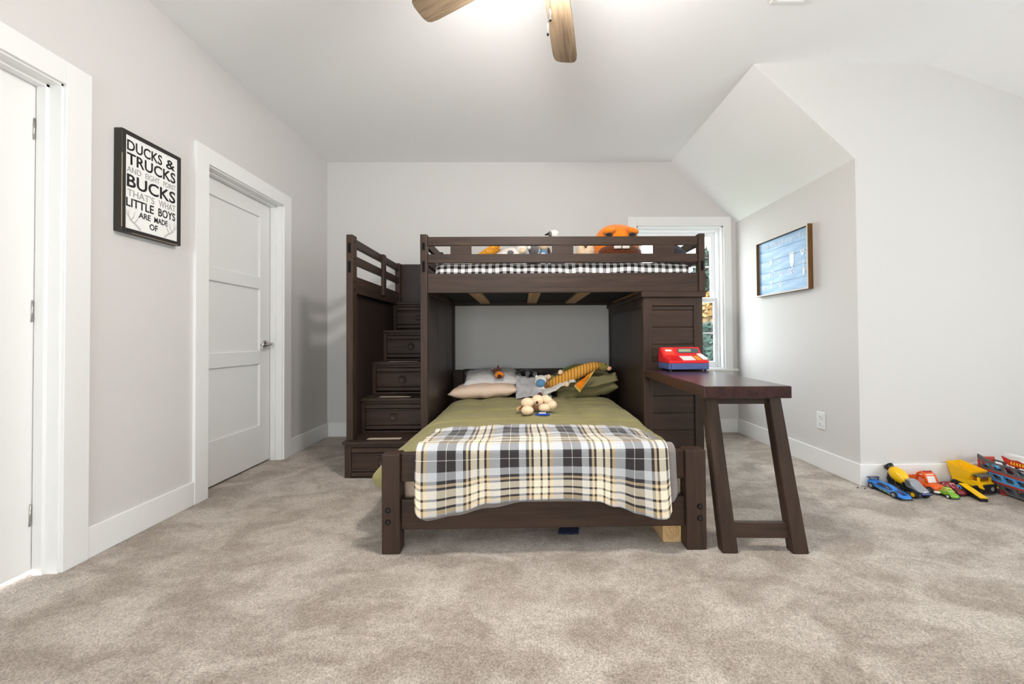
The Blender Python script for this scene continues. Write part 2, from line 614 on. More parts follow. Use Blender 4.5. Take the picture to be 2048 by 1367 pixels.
d2 = door('door_2', D2[0], D2[1], .012)
d1 = bpy.data.objects['door_1']
for z in (.25, 1.09, 1.85):
    tube('hinge', [(XL - .0865, D1[1] - .026, z - .045), (XL - .0865, D1[1] - .024, z + .045)], .0028, NICKEL, d1)
# unseen closet, added to darken the second door's gap; landing behind the first
boxes('wall_unseen_closet', [(XL - .9, XL - .13, 2.2, 2.25, 0, H), (XL - .9, XL - .13, 3.5, 3.55, 0, H), (XL - .95, XL - .9, 2.2, 3.55, 0, H), (XL - .95, XL - .13, 2.2, 3.55, H - .3, H - .25), (XL - .95, XL - .14, 2.2, 3.55, -.05, -.004)], plain('closet_dark_paint', (.25, .24, .23), .9), kind='structure')
box('floor_landing', XL - 1.6, XL - .14, .3, 2.15, -.05, -.001, TRIM, bev=0, kind='structure')

# ------------------------------------------------------------------ windows
def sash(parent, x0, x1, z0, z1, y, t=.03, w=.045, wb=None, muntin=None):
    wb = wb or w
    s = boxes('sash', [(x0, x0 + w, y, y + t, z0, z1), (x1 - w, x1, y, y + t, z0, z1), (x0 + w, x1 - w, y, y + t, z0, z0 + wb), (x0 + w, x1 - w, y, y + t, z1 - w, z1)], VINYL, parent, bev=.003)
    box('pane', x0 + w - .004, x1 - w + .004, y + t / 2 - .003, y + t / 2 + .003, z0 + wb - .004, z1 - w + .004, GLASS, s, bev=0)
    if muntin:
        box('muntin', x0 + w, x1 - w, y + t / 2 - .008, y + t / 2 + .008, muntin - .008, muntin + .008, VINYL, s, bev=.002)
    return s
VINYL = plain('window_vinyl', srgb(236, 237, 238), .3, .5)
x0, x1, z0, z1 = WIN_B
bm = bmesh.new()
top = z1 + .092
for b in ((x0 - .088, x0, YB - .018, YB, z0 - .01, top), (x1, x1 + .078, YB - .018, YB, z0 - .01, top), (x0, x1, YB - .018, YB, z1, top)):
    add_box(bm, *b, .003)
add_box(bm, x0 - .10, XR - .012, YB - .045, YB + .06, z0 - .022, z0, .004)         # stool
add_box(bm, x0 - .088, x1 + .078, YB - .016, YB, z0 - .10, z0 - .022, .002)        # apron
fin('trim_3', bm, TRIM, kind='structure')
w1 = boxes('window_1', [(x0, x0 + .016, YB - .002, YB + .15, z0, z1), (x1 - .016, x1, YB - .002, YB + .15, z0, z1), (x0, x1, YB - .002, YB + .15, z1 - .016, z1), (x0, x1, YB, YB + .15, z0, z0 + .012)], VINYL, bev=.002, kind='structure')
boxes('window_frame', [(x0 + .016, x0 + .038, YB + .045, YB + .145, z0, z1), (x1 - .038, x1 - .016, YB + .045, YB + .145, z0, z1), (x0 + .038, x1 - .038, YB + .045, YB + .145, z1 - .04, z1 - .016)], VINYL, w1, bev=.003)
sash(w1, x0 + .036, x1 - .030, 1.318, z1 - .034, YB + .098, w=.052, muntin=1.69)
sash(w1, x0 + .036, x1 - .030, z0 + .012, 1.362, YB + .060, w=.040, wb=.06, muntin=1.0)

def simple_window(name, tn, horiz, lo, hi, z0, z1, wallpos, inward):
    """frame and casing for the windows outside the view"""
    def mk(a, b, d0, d1, c, e):
        p, q = wallpos + inward * d0, wallpos + inward * d1
        p, q = min(p, q), max(p, q)
        return (a, b, p, q, c, e) if horiz else (p, q, a, b, c, e)
    c = .09
    boxes(tn, [mk(lo - c, lo, 0, .018, z0 - c, z1 + c), mk(hi, hi + c, 0, .018, z0 - c, z1 + c), mk(lo, hi, 0, .018, z1, z1 + c), mk(lo - c, hi + c, 0, .04, z0 - .03, z0)], TRIM, bev=.002, kind='structure')
    mid = (lo + hi) / 2
    w = boxes(name, [mk(lo, lo + .04, -.14, 0, z0, z1), mk(hi - .04, hi, -.14, 0, z0, z1), mk(lo, hi, -.14, 0, z1 - .04, z1), mk(lo, hi, -.14, 0, z0, z0 + .04), mk(mid - .035, mid + .035, -.12, -.03, z0, z1), mk(lo, hi, -.10, -.05, (z0 + z1) / 2 - .02, (z0 + z1) / 2 + .02)], VINYL, kind='structure')
    for a, b in ((lo + .04, mid - .035), (mid + .035, hi - .04)):
        for c, e in ((z0 + .04, (z0 + z1) / 2 - .02), ((z0 + z1) / 2 + .02, z1 - .04)):
            bx = mk(a, b, -.078, -.072, c, e)
            box('pane', *bx, GLASS, w, bev=0)
simple_window('window_2', 'trim_4', False, WIN_D[0], WIN_D[1], WIN_D[2], WIN_D[3], XE, -1)
simple_window('window_fill', 'trim_window_fill', True, WIN_FILL[0], WIN_FILL[1], WIN_FILL[2], WIN_FILL[3], YR, 1)  # added window, out of view, brings fill light from behind the camera

# ceiling vent
v = thing('ceiling_vent', 'white metal air vent set in the ceiling at the top edge of the photo', 'vent', (1.425, 1.95, H))
boxes('frame', [(1.330, 1.350, 1.83, 2.072, H - .010, H), (1.500, 1.520, 1.83, 2.072, H - .010, H), (1.350, 1.500, 1.83, 1.85, H - .010, H), (1.350, 1.500, 2.052, 2.072, H - .010, H)], WHITE, v, bev=.002)
for i in range(7):
    bm = bmesh.new()
    yy = 1.865 + i * .028
    hexa(bm, [(1.35, yy, H - .008), (1.50, yy, H - .008), (1.50, yy + .003, H - .008), (1.35, yy + .003, H - .008)], [(1.35, yy + .014, H - .0005), (1.50, yy + .014, H - .0005), (1.50, yy + .017, H - .0005), (1.35, yy + .017, H - .0005)])
    fin('slat', bm, WHITE, v)

# outlet on the right wall
o = thing('wall_outlet', 'white duplex outlet on the grey wall between desk and toys', 'outlet', (XR, 2.878, .347))
box('cover_plate', XR - .006, XR, 2.838, 2.918, .286, .410, WHITE, o, bev=.003)
for zc in (.322, .374):
    s = lathe('socket', [(.0175, 0), (.0175, .003), (.016, .004)], WHITE, o, axis=0, c=(XR - .0098, 2.878, zc), n=20)
    for dy in (-.006, .006):
        box('slot', XR - .0104, XR - .0096, 2.878 + dy - .0012, 2.878 + dy + .0012, zc - .001, zc + .008, BLACK, s, bev=0)
    ball('ground_hole', (XR - .0098, 2.878, zc - .009), .0026, BLACK, s, u=8, v=6)

# ================================================================== FAN
FC = Vector((.115, 1.471, 2.45))
fan = thing('ceiling_fan', 'ceiling fan with weathered brown wooden blades and pull chains', 'fan', (FC.x, FC.y, H))
lathe('canopy', [(.02, H - .075), (.05, H - .07), (.068, H - .03), (.070, H)], NICKEL, fan, c=(FC.x, FC.y, 0))
tube('downrod', [(FC.x, FC.y, 2.54), (FC.x, FC.y, H - .06)], .011, NICKEL, fan)
lathe('motor_housing', [(.04, 2.435), (.10, 2.44), (.115, 2.46), (.115, 2.50), (.10, 2.53), (.03, 2.55)], NICKEL, fan, c=(FC.x, FC.y, 0))
for k in range(5):
    ang = R(78.5 + 72 * k)
    d, s = Vector((math.cos(ang), math.sin(ang), 0)), Vector((-math.sin(ang), math.cos(ang), 0))
    pit = R(11)
    wv = s * math.cos(pit) + Vector((0, 0, 1)) * math.sin(pit)
    nv = d.cross(wv)
    # blade outline in its own frame (length x, width y)
    out = []
    for x, w in ((.17, .046), (.22, .054), (.35, .059), (.50, .062), (.60, .0635), (.635, .060), (.653, .050), (.660, .030)):
        out.append((x, w))
    poly = out + [(.661, 0)] + [(x, -w) for x, w in out[::-1]]
    bm = bmesh.new()
    lo = [bm.verts.new((p[0], p[1], -.004)) for p in poly]
    hi = [bm.verts.new((p[0], p[1], .004)) for p in poly]
    bm.faces.new(lo[::-1]); bm.faces.new(hi)
    for i in range(len(poly)):
        j = (i + 1) % len(poly)
        bm.faces.new((lo[i], lo[j], hi[j], hi[i]))
    me_o = fin('blade', bm, BLADE, None, center=False)
    mat4 = Matrix((d, wv, nv)).transposed().to_4x4()
    me_o.matrix_basis = Matrix.Translation(FC) @ mat4
    attach(me_o, fan)
    tube('blade_arm', [FC + d * .09 + Vector((0, 0, .01)), FC + d * .15, FC + d * .24 + nv * .006], [.014, .012, .010], NICKEL, fan, n=8, flat=.6)
LAMP = plain('frosted_lamp_glass', (.9, .88, .84), .5, emis=(1.0, .96, .915, LAMP_STRENGTH))
lathe('light_fitter', [(.092, 2.3955), (.092, 2.402), (.06, 2.412), (.055, 2.44)], NICKEL, fan, c=(FC.x, FC.y, 0))  # unseen cap, widened to hold lamp light off the nearby ceiling
lathe('lamp_bowl', [(.008, 2.292), (.05, 2.295), (.085, 2.309), (.106, 2.335), (.112, 2.360), (.106, 2.385), (.065, 2.398)], LAMP, fan, c=(FC.x, FC.y, 0))
for dx, dy, zb in ((-.019, -.02, 1.995), (-.010, -.012, 2.050)):
    ch = tube('pull_chain', [(FC.x + dx, FC.y + dy - .11, 2.38), (FC.x + dx, FC.y + dy - .11, zb + .04)], .0014, NICKEL, fan, n=6)
    tube('chain_pull', [(FC.x + dx, FC.y + dy - .11, zb + .042), (FC.x + dx, FC.y + dy - .11, zb + .008)], [.002, .004], WHITE, ch, n=8)
    ball('pull_tip', (FC.x + dx, FC.y + dy - .11, zb + .004), .005, BLACK, ch, u=8, v=6)

# ================================================================== LOFT BED
YF, YK = 2.80, 3.965            # front and back planes of the bunk
lb = thing('loft_bed', 'dark brown wooden loft bed spanning across above the lower bed', 'bed', (.3, 3.4, 0))
def post(x0, x1, y0, y1, z0, z1, parent, slots=(), mat=WZ):
    p = box('post', x0, x1, y0, y1, z0, z1, mat, parent, bev=.004)
    for a, b in slots:
        box('mortise_slot', (x0 + x1) / 2 - .0095, (x0 + x1) / 2 + .0095, y0 - .0012, y0 + .004, a, b, BLACKHOLE, p, bev=0)
    return p
post(-.713, -.664, YF, YF + .055, 0, 1.700, lb, ((1.588, 1.640), (1.432, 1.510)))
post(1.262, 1.307, YF, YF + .055, 1.287, 1.700, lb, ((1.435, 1.505),))
post(-.713, -.664, YK - .055, YK, 0, 1.700, lb)
post(1.262, 1.307, YK - .055, YK, 1.287, 1.700, lb)
for y0, y1 in ((YF + .010, YF + .036), (YK - .036, YK - .010)):
    for z0, z1 in ((1.621, 1.684), (1.498, 1.561)):
        box('guard_rail', -.664, 1.262, y0, y1, z0, z1, WX, lb, bev=.004)
    for x0, x1 in ((-.502, -.355), (.219, .370), (.942, 1.092)):
        box('spacer_block', x0, x1, y0 + .003, y1 - .003, 1.5605, 1.6215, WX, lb, bev=.001)
    box('side_rail', -.664, 1.262, y0, y1, 1.286, 1.422, WX, lb, bev=.004)
for x0, x1, ye in ((-.703, -.676, 3.40), (1.272, 1.298, YK - .055)):
    for z0, z1 in ((1.621, 1.684), (1.498, 1.561)):
        box('end_rail', x0, x1, YF + .055, ye, z0, z1, WY, lb, bev=.004)
    box('end_beam', x0, x1, YF + .055, YK - .055, 1.286, 1.422, WY, lb, bev=.004)
box('post', -.713, -.670, 3.385, 3.425, 1.30, 1.700, WZ, lb, bev=.004)
for y0 in (YF + .036, YK - .061):
    box('slat_ledger', -.66, .85, y0, y0 + .025, 1.288, 1.302, WX, lb, bev=.002)
for xa in (-.402, .054, .434, .90):
    box('bed_slat', xa, xa + .092, YF + .038, YK - .038, 1.3025, 1.3205, PINE_Y, lb, bev=.002)
# plank side wall under the left end
for i, (y0, y1) in enumerate(((2.856, 3.213), (3.216, 3.572), (3.575, 3.910))):
    box('plank', -.702, -.676, y0, y1, .02, 1.286, PANEL, lb, bev=.004)

# mattress on top, black and white check cover
def check_mat():
    m, nt, p = newmat('buffalo_check')
    tc = N(nt, 'ShaderNodeTexCoord')
    ns = N(nt, 'ShaderNodeTexNoise')
    ns.inputs['Scale'].default_value = 5
    nt.links.new(tc.outputs['Object'], ns.inputs['Vector'])
    va = N(nt, 'ShaderNodeVectorMath', operation='MULTIPLY_ADD')
    va.inputs[1].default_value = (.02, .02, .04)
    nt.links.new(ns.outputs['Color'], va.inputs[0])
    nt.links.new(tc.outputs['Object'], va.inputs[2])
    sp = N(nt, 'ShaderNodeSeparateXYZ')
    nt.links.new(va.outputs[0], sp.inputs[0])
    ad = N(nt, 'ShaderNodeMath', operation='ADD')
    nt.links.new(sp.outputs[1], ad.inputs[0]); nt.links.new(sp.outputs[2], ad.inputs[1])
    def sq(src):
        d = N(nt, 'ShaderNodeMath', operation='MULTIPLY'); d.inputs[1].default_value = 1 / .050
        nt.links.new(src, d.inputs[0])
        f = N(nt, 'ShaderNodeMath', operation='FRACT'); nt.links.new(d.outputs[0], f.inputs[0])
        g = N(nt, 'ShaderNodeMath', operation='GREATER_THAN'); g.inputs[1].default_value = .5
        nt.links.new(f.outputs[0], g.inputs[0])
        return g.outputs[0]
    a = N(nt, 'ShaderNodeMath', operation='ADD')
    nt.links.new(sq(sp.outputs[0]), a.inputs[0]); nt.links.new(sq(ad.outputs[0]), a.inputs[1])
    h = N(nt, 'ShaderNodeMath', operation='MULTIPLY'); h.inputs[1].default_value = .5
    nt.links.new(a.outputs[0], h.inputs[0])
    r = N(nt, 'ShaderNodeValToRGB')
    r.color_ramp.interpolation = 'CONSTANT'
    e = r.color_ramp.elements
    e[0].position = 0; e[0].color = srgb(26, 24, 24)
    e[1].position = .34; e[1].color = srgb(150, 146, 146)
    q = e.new(.8); q.color = srgb(236, 232, 228)
    nt.links.new(h.outputs[0], r.inputs['Fac'])
    nt.links.new(r.outputs[0], p.inputs['Base Color'])
    p.inputs['Roughness'].default_value = .9
    return m
CHECK = check_mat()
def soft_block(name, x0, x1, y0, y1, z0, z1, mat, parent=None, amp=.006, freq=6, rad=.03, n=(40, 24, 6), seed=0):
    """rounded mattress-like block with a little unevenness"""
    bm = bmesh.new()
    nx, ny, nzz = n
    cache = {}
    def V(i, j, k):
        key = (i, j, k)
        if key not in cache:
            p = Vector((x0 + (x1 - x0) * i / nx, y0 + (y1 - y0) * j / ny, z0 + (z1 - z0) * k / nzz))
            q = Vector((min(max(p.x, x0 + rad), x1 - rad), min(max(p.y, y0 + rad), y1 - rad), min(max(p.z, z0 + rad), z1 - rad)))
            d = p - q
            if d.length > 1e-6:
                p = q + d.normalized() * rad * min(1, d.length / rad) if d.length < rad else q + d.normalized() * rad
            nn = nz(p.x * freq, p.y * freq, p.z * freq + seed)
            c = Vector(((x0 + x1) / 2, (y0 + y1) / 2, (z0 + z1) / 2))
            dirv = Vector((0, 0, 1)) if k == nzz else ((p - q).normalized() if (p - q).length > 1e-6 else Vector((0, 0, 0)))
            p += dirv * nn * amp
            cache[key] = bm.verts.new(p)
        return cache[key]
    for i in range(nx):
        for j in range(ny):
            bm.faces.new((V(i, j, 0), V(i, j + 1, 0), V(i + 1, j + 1, 0), V(i + 1, j, 0)))
            bm.faces.new((V(i, j, nzz), V(i + 1, j, nzz), V(i + 1, j + 1, nzz), V(i, j + 1, nzz)))
    for i in range(nx):
        for k in range(nzz):
            bm.faces.new((V(i, 0, k), V(i + 1, 0, k), V(i + 1, 0, k + 1), V(i, 0, k + 1)))
            bm.faces.new((V(i, ny, k), V(i, ny, k + 1), V(i + 1, ny, k + 1), V(i + 1, ny, k)))
    for j in range(ny):
        for k in range(nzz):
            bm.faces.new((V(0, j, k), V(0, j, k + 1), V(0, j + 1, k + 1), V(0, j + 1, k)))
            bm.faces.new((V(nx, j, k), V(nx, j + 1, k), V(nx, j + 1, k + 1), V(nx, j, k + 1)))
    return fin(name, bm, mat, parent, smooth=True)
um = thing('upper_mattress', 'mattress in a black and white check cover on the loft bed', 'mattress', (.3, 3.4, 1.322))
soft_block('mattress_cover', -.625, 1.228, YF + .058, YK - .06, 1.338, 1.505, CHECK, um, amp=.010, freq=7, rad=.035, n=(70, 30, 8))
box('underside', -.63, 1.23, YF + .045, YK - .045, 1.3208, 1.337, DARKCLOTH, um, bev=0)

# ================================================================== STORAGE STAIRCASE
st = thing('storage_staircase', 'dark brown bunk staircase with a drawer in each step beside the white door', 'staircase', (-.98, 3.3, 0))
SX0, SX1 = -1.237, -.716
steps = [(2.790, .256), (3.034, .517), (3.262, .776), (3.522, 1.040), (3.789, 1.312)]
for i, (yf, zt) in enumerate(steps):
    yb = steps[i + 1][0] + .012 if i < 4 else 3.925
    xa = SX0 - .012 if i == 0 else -1.221
    zb = 0 if i == 0 else steps[i - 1][1]
    box('tread', xa, SX1, yf - .016, yb, zt - .024, zt, WX, st, bev=.005)
    # riser face frame with the drawer sunk in it
    xl = SX0 if i == 0 else -1.221
    boxes('riser_frame', [(xl, -1.192, yf, yf + .02, zb + .001, zt - .024), (-.762, SX1, yf, yf + .02, zb + .001, zt - .024), (-1.192, -.762, yf, yf + .02, zt - .044, zt - .024), (-1.192, -.762, yf, yf + .02, zb + .001, zb + (.014 if i else .006))], WZ, st, bev=.0015)
    if i == 0:
        box('carcass_side', SX0, SX0 + .018, yf + .02, 3.92, 0, .231, PANEL, st, bev=.001)
    d0, d1 = zb + (.024 if i else .010), zt - .048
    dr = box('drawer', -1.188, -.766, yf - .001, yf + .016, d0, d1, WX, st, bev=.002)
    hh = d1 - d0
    for a, b, pr_ in ((.845, .985, .012), (.755, .815, .009), (.185, .245, .009), (.02, .155, .012)):
        box('moulding', -1.186, -.768, yf - pr_, yf, d0 + a * hh, d0 + b * hh, WX, dr, bev=.0035)
    boxes('groove_shade', [(-1.186, -.768, yf - .0025, yf - .001, d0 + q * hh, d0 + (q + .022) * hh) for q in (.819, .159)], BLACKHOLE, dr)  # black strips paint in the shade of the gaps between mouldings
    kn = lathe('knob', [(.0275, 0), (.0275, -.003), (.025, -.004), (.022, -.002)], WX, dr, axis=1, c=(-.977, yf - .0012, (d0 + d1) / 2), n=26)
    lathe('finger_recess', [(.0305, 0), (.0305, -.0008), (.0285, -.0010)], BLACKHOLE, dr, axis=1, c=(-.977, yf - .0006, (d0 + d1) / 2), n=26)
    if i < 3:
        box('grip_strip', -1.10, -.865, yf + .040, yf + .085, zt - .0005, zt + .0012, GRIP, st, bev=0)
# left side: thin panel between two posts, rails on top
post(-1.229, -1.183, 2.797, 2.872, .2565, 1.700, st, ((1.570, 1.640), (1.432, 1.512)))
post(-1.229, -1.183, 3.872, 3.945, .001, 1.700, st)
box('side_panel', -1.2365, -1.222, 2.872, 3.872, .001, 1.36, PANEL, st, bev=.001)
box('panel_rail', -1.228, -1.186, 2.872, 3.872, 1.292, 1.413, WY, st, bev=.003)
for z0, z1 in ((1.624, 1.684), (1.501, 1.562)):
    box('handrail', -1.222, -1.190, 2.872, 3.872, z0, z1, WY, st, bev=.004)
box('baluster', -1.190, -1.163, 3.375, 3.435, 1.332, 1.682, WZ, st, bev=.004)
box('back_panel', -1.183, SX1, 3.925, 3.945, .001, 1.698, PANEL, st, bev=.002)
for z in (1.655, 1.532, 1.372, 1.315):
    lathe('bolt', [(.008, 0), (.008, .0015)], BLACKHOLE, st, axis=0, c=(-1.1835, 2.835, z), n=12)

# ================================================================== STORAGE TOWER
tw = thing('storage_tower', 'dark brown plank-fronted storage tower holding up the right end of the loft', 'cabinet', (1.075, 3.38, 0))
TX0, TX1, TY0, TY1, TZ = .864, 1.290, 2.815, 3.945, 1.246
box('top_slab', TX0 - .014, TX1 + .018, 2.795, YK, TZ, 1.2862, WX, tw, bev=.006)
box('stile', TX0, TX0 + .064, TY0, TY0 + .022, 0, TZ, WZ, tw, bev=.003)
box('stile', TX1 - .062, TX1, TY0, TY0 + .022, 0, TZ, WZ, tw, bev=.003)
box('top_rail', TX0 + .064, TX1 - .062, TY0, TY0 + .022, 1.187, TZ, WX, tw, bev=.003)
box('bottom_rail', TX0 + .064, TX1 - .062, TY0, TY0 + .022, 0, .055, WX, tw, bev=.003)
zz = [.057 + .12225 * k for k in range(10)] + [1.187]
for a, b in zip(zz, zz[1:]):
    box('plank', TX0 + .062, TX1 - .060, TY0 + .009, TY0 + .021, a, b - .002, WX, tw, bev=.003)
box('side_panel', TX0 + .006, TX0 + .018, TY0 + .022, TY1, .002, TZ, PANEL, tw, bev=0)
box('side_panel', TX1 - .018, TX1, TY0 + .022, TY1, .002, TZ, PANEL, tw, bev=0)
for y0, y1 in ((TY0 + .0225, TY0 + .055), (TY1 - .06, TY1)):
    box('side_stile', TX0, TX0 + .0058, y0, y1, 0, TZ, WZ, tw, bev=.001)
box('side_rail', TX0, TX0 + .0058, TY0 + .055, TY1 - .06, 1.18, TZ, WY, tw, bev=.001)
box('back_panel', TX0 + .018, TX1 - .018, TY1 - .012, TY1, .002, TZ, PANEL, tw, bev=0)

# ================================================================== LOWER BED
bd = thing('lower_bed', 'low dark brown wooden bed sticking out from under the loft', 'bed', (.1, 2.9, 0))
BX0, BX1 = -.635, .832
for x0, x1, zt in ((BX0, BX0 + .082, .446), (BX1 - .092, BX1, .450)):
    p = box('foot_post', x0, x1, 1.800, 1.875, 0, zt, WZ, bd, bev=.006)
    xc = x0 + .030 if x0 < 0 else x1 - .032
    for z in (.197, .144):
        b = lathe('bolt', [(.0125, 0), (.0125, -.0015)], BLACKHOLE, p, axis=1, c=(xc, 1.7995, z), n=18)
        lathe('bolt_head', [(.009, 0), (.009, -.0015), (.005, -.002)], BLACK, b, axis=1, c=(xc + .001, 1.7985, z), n=14)
box('foot_rail', BX0 + .082, BX1 - .092, 1.818, 1.850, .316, .446, WX, bd, bev=.005)
box('foot_rail', BX0 + .082, BX1 - .092, 1.818, 1.850, .100, .236, WX, bd, bev=.005)
for x0 in (BX0 + .012, BX1 - .042):
    box('side_rail', x0, x0 + .028, 1.875, 3.905, .115, .250, WY, bd, bev=.004)
for x0, x1 in ((BX0 - .038, BX0 + .06), (BX1 - .06, BX1 + .029)):
    box('head_post', x0, x1, 3.905, 3.955, 0, .655, WZ, bd, bev=.004)
box('head_rail', BX0 + .06, BX1 - .06, 3.915, 3.950, .585, .662, WX, bd, bev=.004)
for k in range(6):
    w = (BX1 - BX0 - .12) / 6
    box('headboard_plank', BX0 + .06 + k * w, BX0 + .06 + (k + 1) * w - .002, 3.922, 3.944, .10, .585, WZ, bd, bev=.003)
for k in range(9):
    y = 1.98 + k * .22
    box('bed_slat', BX0 + .041, BX1 - .043, y, y + .07, .140, .158, PINE_Y, bd, bev=.001)
lm = thing('lower_mattress', 'beige sheeted mattress on the lower bed', 'mattress', (.1, 2.9, .16))
SHEET = plain('beige_sheet', srgb(206, 184, 160), .85, .2, bump=.15, bscale=60)
soft_block('sheeted_mattress', -.590, .787, 1.882, 3.900, .1585, .396, SHEET, lm, amp=.006, freq=5, rad=.045, n=(30, 40, 8))

# ================================================================== DESK
dk = thing('desk_table', 'narrow dark brown desk on leaning legs running out from the tower', 'desk')
DW, DL, DT0, DT1 = .386, 1.030, .688, .742
box('desk_top', 0, DW, 0, DL, DT0, DT1, WTOP, dk, bev=.004)
def leg(xb0, xb1, xt0, xt1):
    bm = bmesh.new()
    yb, yt, th = .002, .085, .050
    hexa(bm, [(xb0, yb, 0), (xb1, yb, 0), (xb1, yb + th, 0), (xb0, yb + th, 0)], [(xt0, yt, DT0), (xt1, yt, DT0), (xt1, yt + th, DT0), (xt0, yt + th, DT0)])
    bmesh.ops.bevel(bm, geom=list(bm.edges), offset=.004, segments=2, affect='EDGES')
    return fin('leg', bm, WZ, dk)
L1b, L1t = (.073, .144), (.036, .096)
L2b, L2t = (.380, .452), (.328, .386)
leg(*L1b, *L1t)
leg(*L2b, *L2t)
def mixy(z): return .002 + (.085 - .002) * z / DT0
def mixx(b, t, z, i): return b[i] + (t[i] - b[i]) * z / DT0
for z0, z1, nm in ((.060, .126, 'stretcher'), (.648, .6875, 'apron')):
    bm = bmesh.new()
    hexa(bm, [(mixx(L1b, L1t, z0, 1) - .003, mixy(z0) + .012, z0), (mixx(L2b, L2t, z0, 0) + .003, mixy(z0) + .012, z0), (mixx(L2b, L2t, z0, 0) + .003, mixy(z0) + .036, z0), (mixx(L1b, L1t, z0, 1) - .003, mixy(z0) + .036, z0)],
             [(mixx(L1b, L1t, z1, 1) - .003, mixy(z1) + .012, z1), (mixx(L2b, L2t, z1, 0) + .003, mixy(z1) + .012, z1), (mixx(L2b, L2t, z1, 0) + .003, mixy(z1) + .036, z1), (mixx(L1b, L1t, z1, 1) - .003, mixy(z1) + .036, z1)])
    bmesh.ops.bevel(bm, geom=list(bm.edges), offset=.003, segments=1, affect='EDGES')
    fin(nm, bm, WX, dk)
prism('brace_block', [(.330, .688), (.372, .688), (.368, .640), (.355, .640)], 1, .55, .60, WZ, dk, bev=.002)
box('wall_cleat', .03, DW - .03, DL - .03, DL - .003, DT0 - .04, DT0, WX, dk, bev=.002)
dk.location = (.812, 1.768, 0)
dk.rotation_euler = (0, 0, R(-2.6))

# ================================================================== BEDDING
def sstep(a, b, x):
    t = min(1, max(0, (x - a) / (b - a)))
    return t * t * (3 - 2 * t)
PF = [(-.695, .222), (-.728, .250), (-.738, .290), (-.700, .338), (-.62, .398), (-.50, .434), (-.30, .448), (0, .453), (.3, .451), (.5, .445), (.64, .438), (.745, .418), (.800, .360), (.814, .28), (.806, .21)]
PI_ = [(-.636, .27), (-.640, .30), (-.640, .33), (-.636, .36), (-.610, .402), (-.50, .432), (-.30, .446), (0, .451), (.3, .449), (.5, .443), (.66, .438), (.760, .420), (.812, .37), (.822, .31), (.824, .25)]
def prof(P, u):
    t = u * (len(P) - 1)
    i = min(int(t), len(P) - 2)
    f = t - i
    p = [Vector(P[max(0, min(len(P) - 1, k))]) for k in (i - 1, i, i + 1, i + 2)]
    return .5 * ((2 * p[1]) + (p[2] - p[0]) * f + (2 * p[0] - 5 * p[1] + 4 * p[2] - p[3]) * f * f + (3 * p[1] - p[0] - 3 * p[2] + p[3]) * f ** 3)
def comf(u, v):
    y = 1.890 + v * (3.50 - 1.890)
    k = sstep(2.45, 2.80, y)
    q = prof(PF, u) * (1 - k) + prof(PI_, u) * k
    x, z = q.x, q.y
    top = sstep(.36, .44, z)
    seam = 0
    for sx in (-.34, .02, .38):
        seam += math.exp(-((x - sx) / .015) ** 2)
    for sy in (2.18, 2.52, 2.86, 3.2):
        seam += math.exp(-((y - sy) / .015) ** 2)
    z += top * (-.022 * min(1, seam) + .014 * nz(x * 5, y * 4, 2) + .010 * nz(x * 12, y * 9, 5) + .008 * abs(nz(x * 19 + y * 6, y * 15, 9)) + .004 * nz(x * 40, y * 34, 3))
    if top < 1:
        x += (1 - top) * .012 * nz(y * 7, z * 9, 4) * (1 - k)
    if y < 1.93: z -= (1.93 - y) * .35
    ke = 1 - sstep(1.892, 1.985, y)
    x = x * (1 - ke) + max(-.612, min(.798, x)) * ke
    return Vector((x, y, z))
OLIVE = plain('olive_fabric', srgb(146, 138, 92), .8, .25, bump=.12, bscale=45, vary=.06, vscale=7, sheen=.1)
cf = sheet('comforter', comf, 90, 90, OLIVE, thick=.016)
tag(cf, 'olive green quilted comforter spread over the lower bed', 'comforter')
def cz(x, y):
    return lerp([(-.62, .395), (-.5, .433), (0, .452), (.5, .444), (.7, .42)], x)

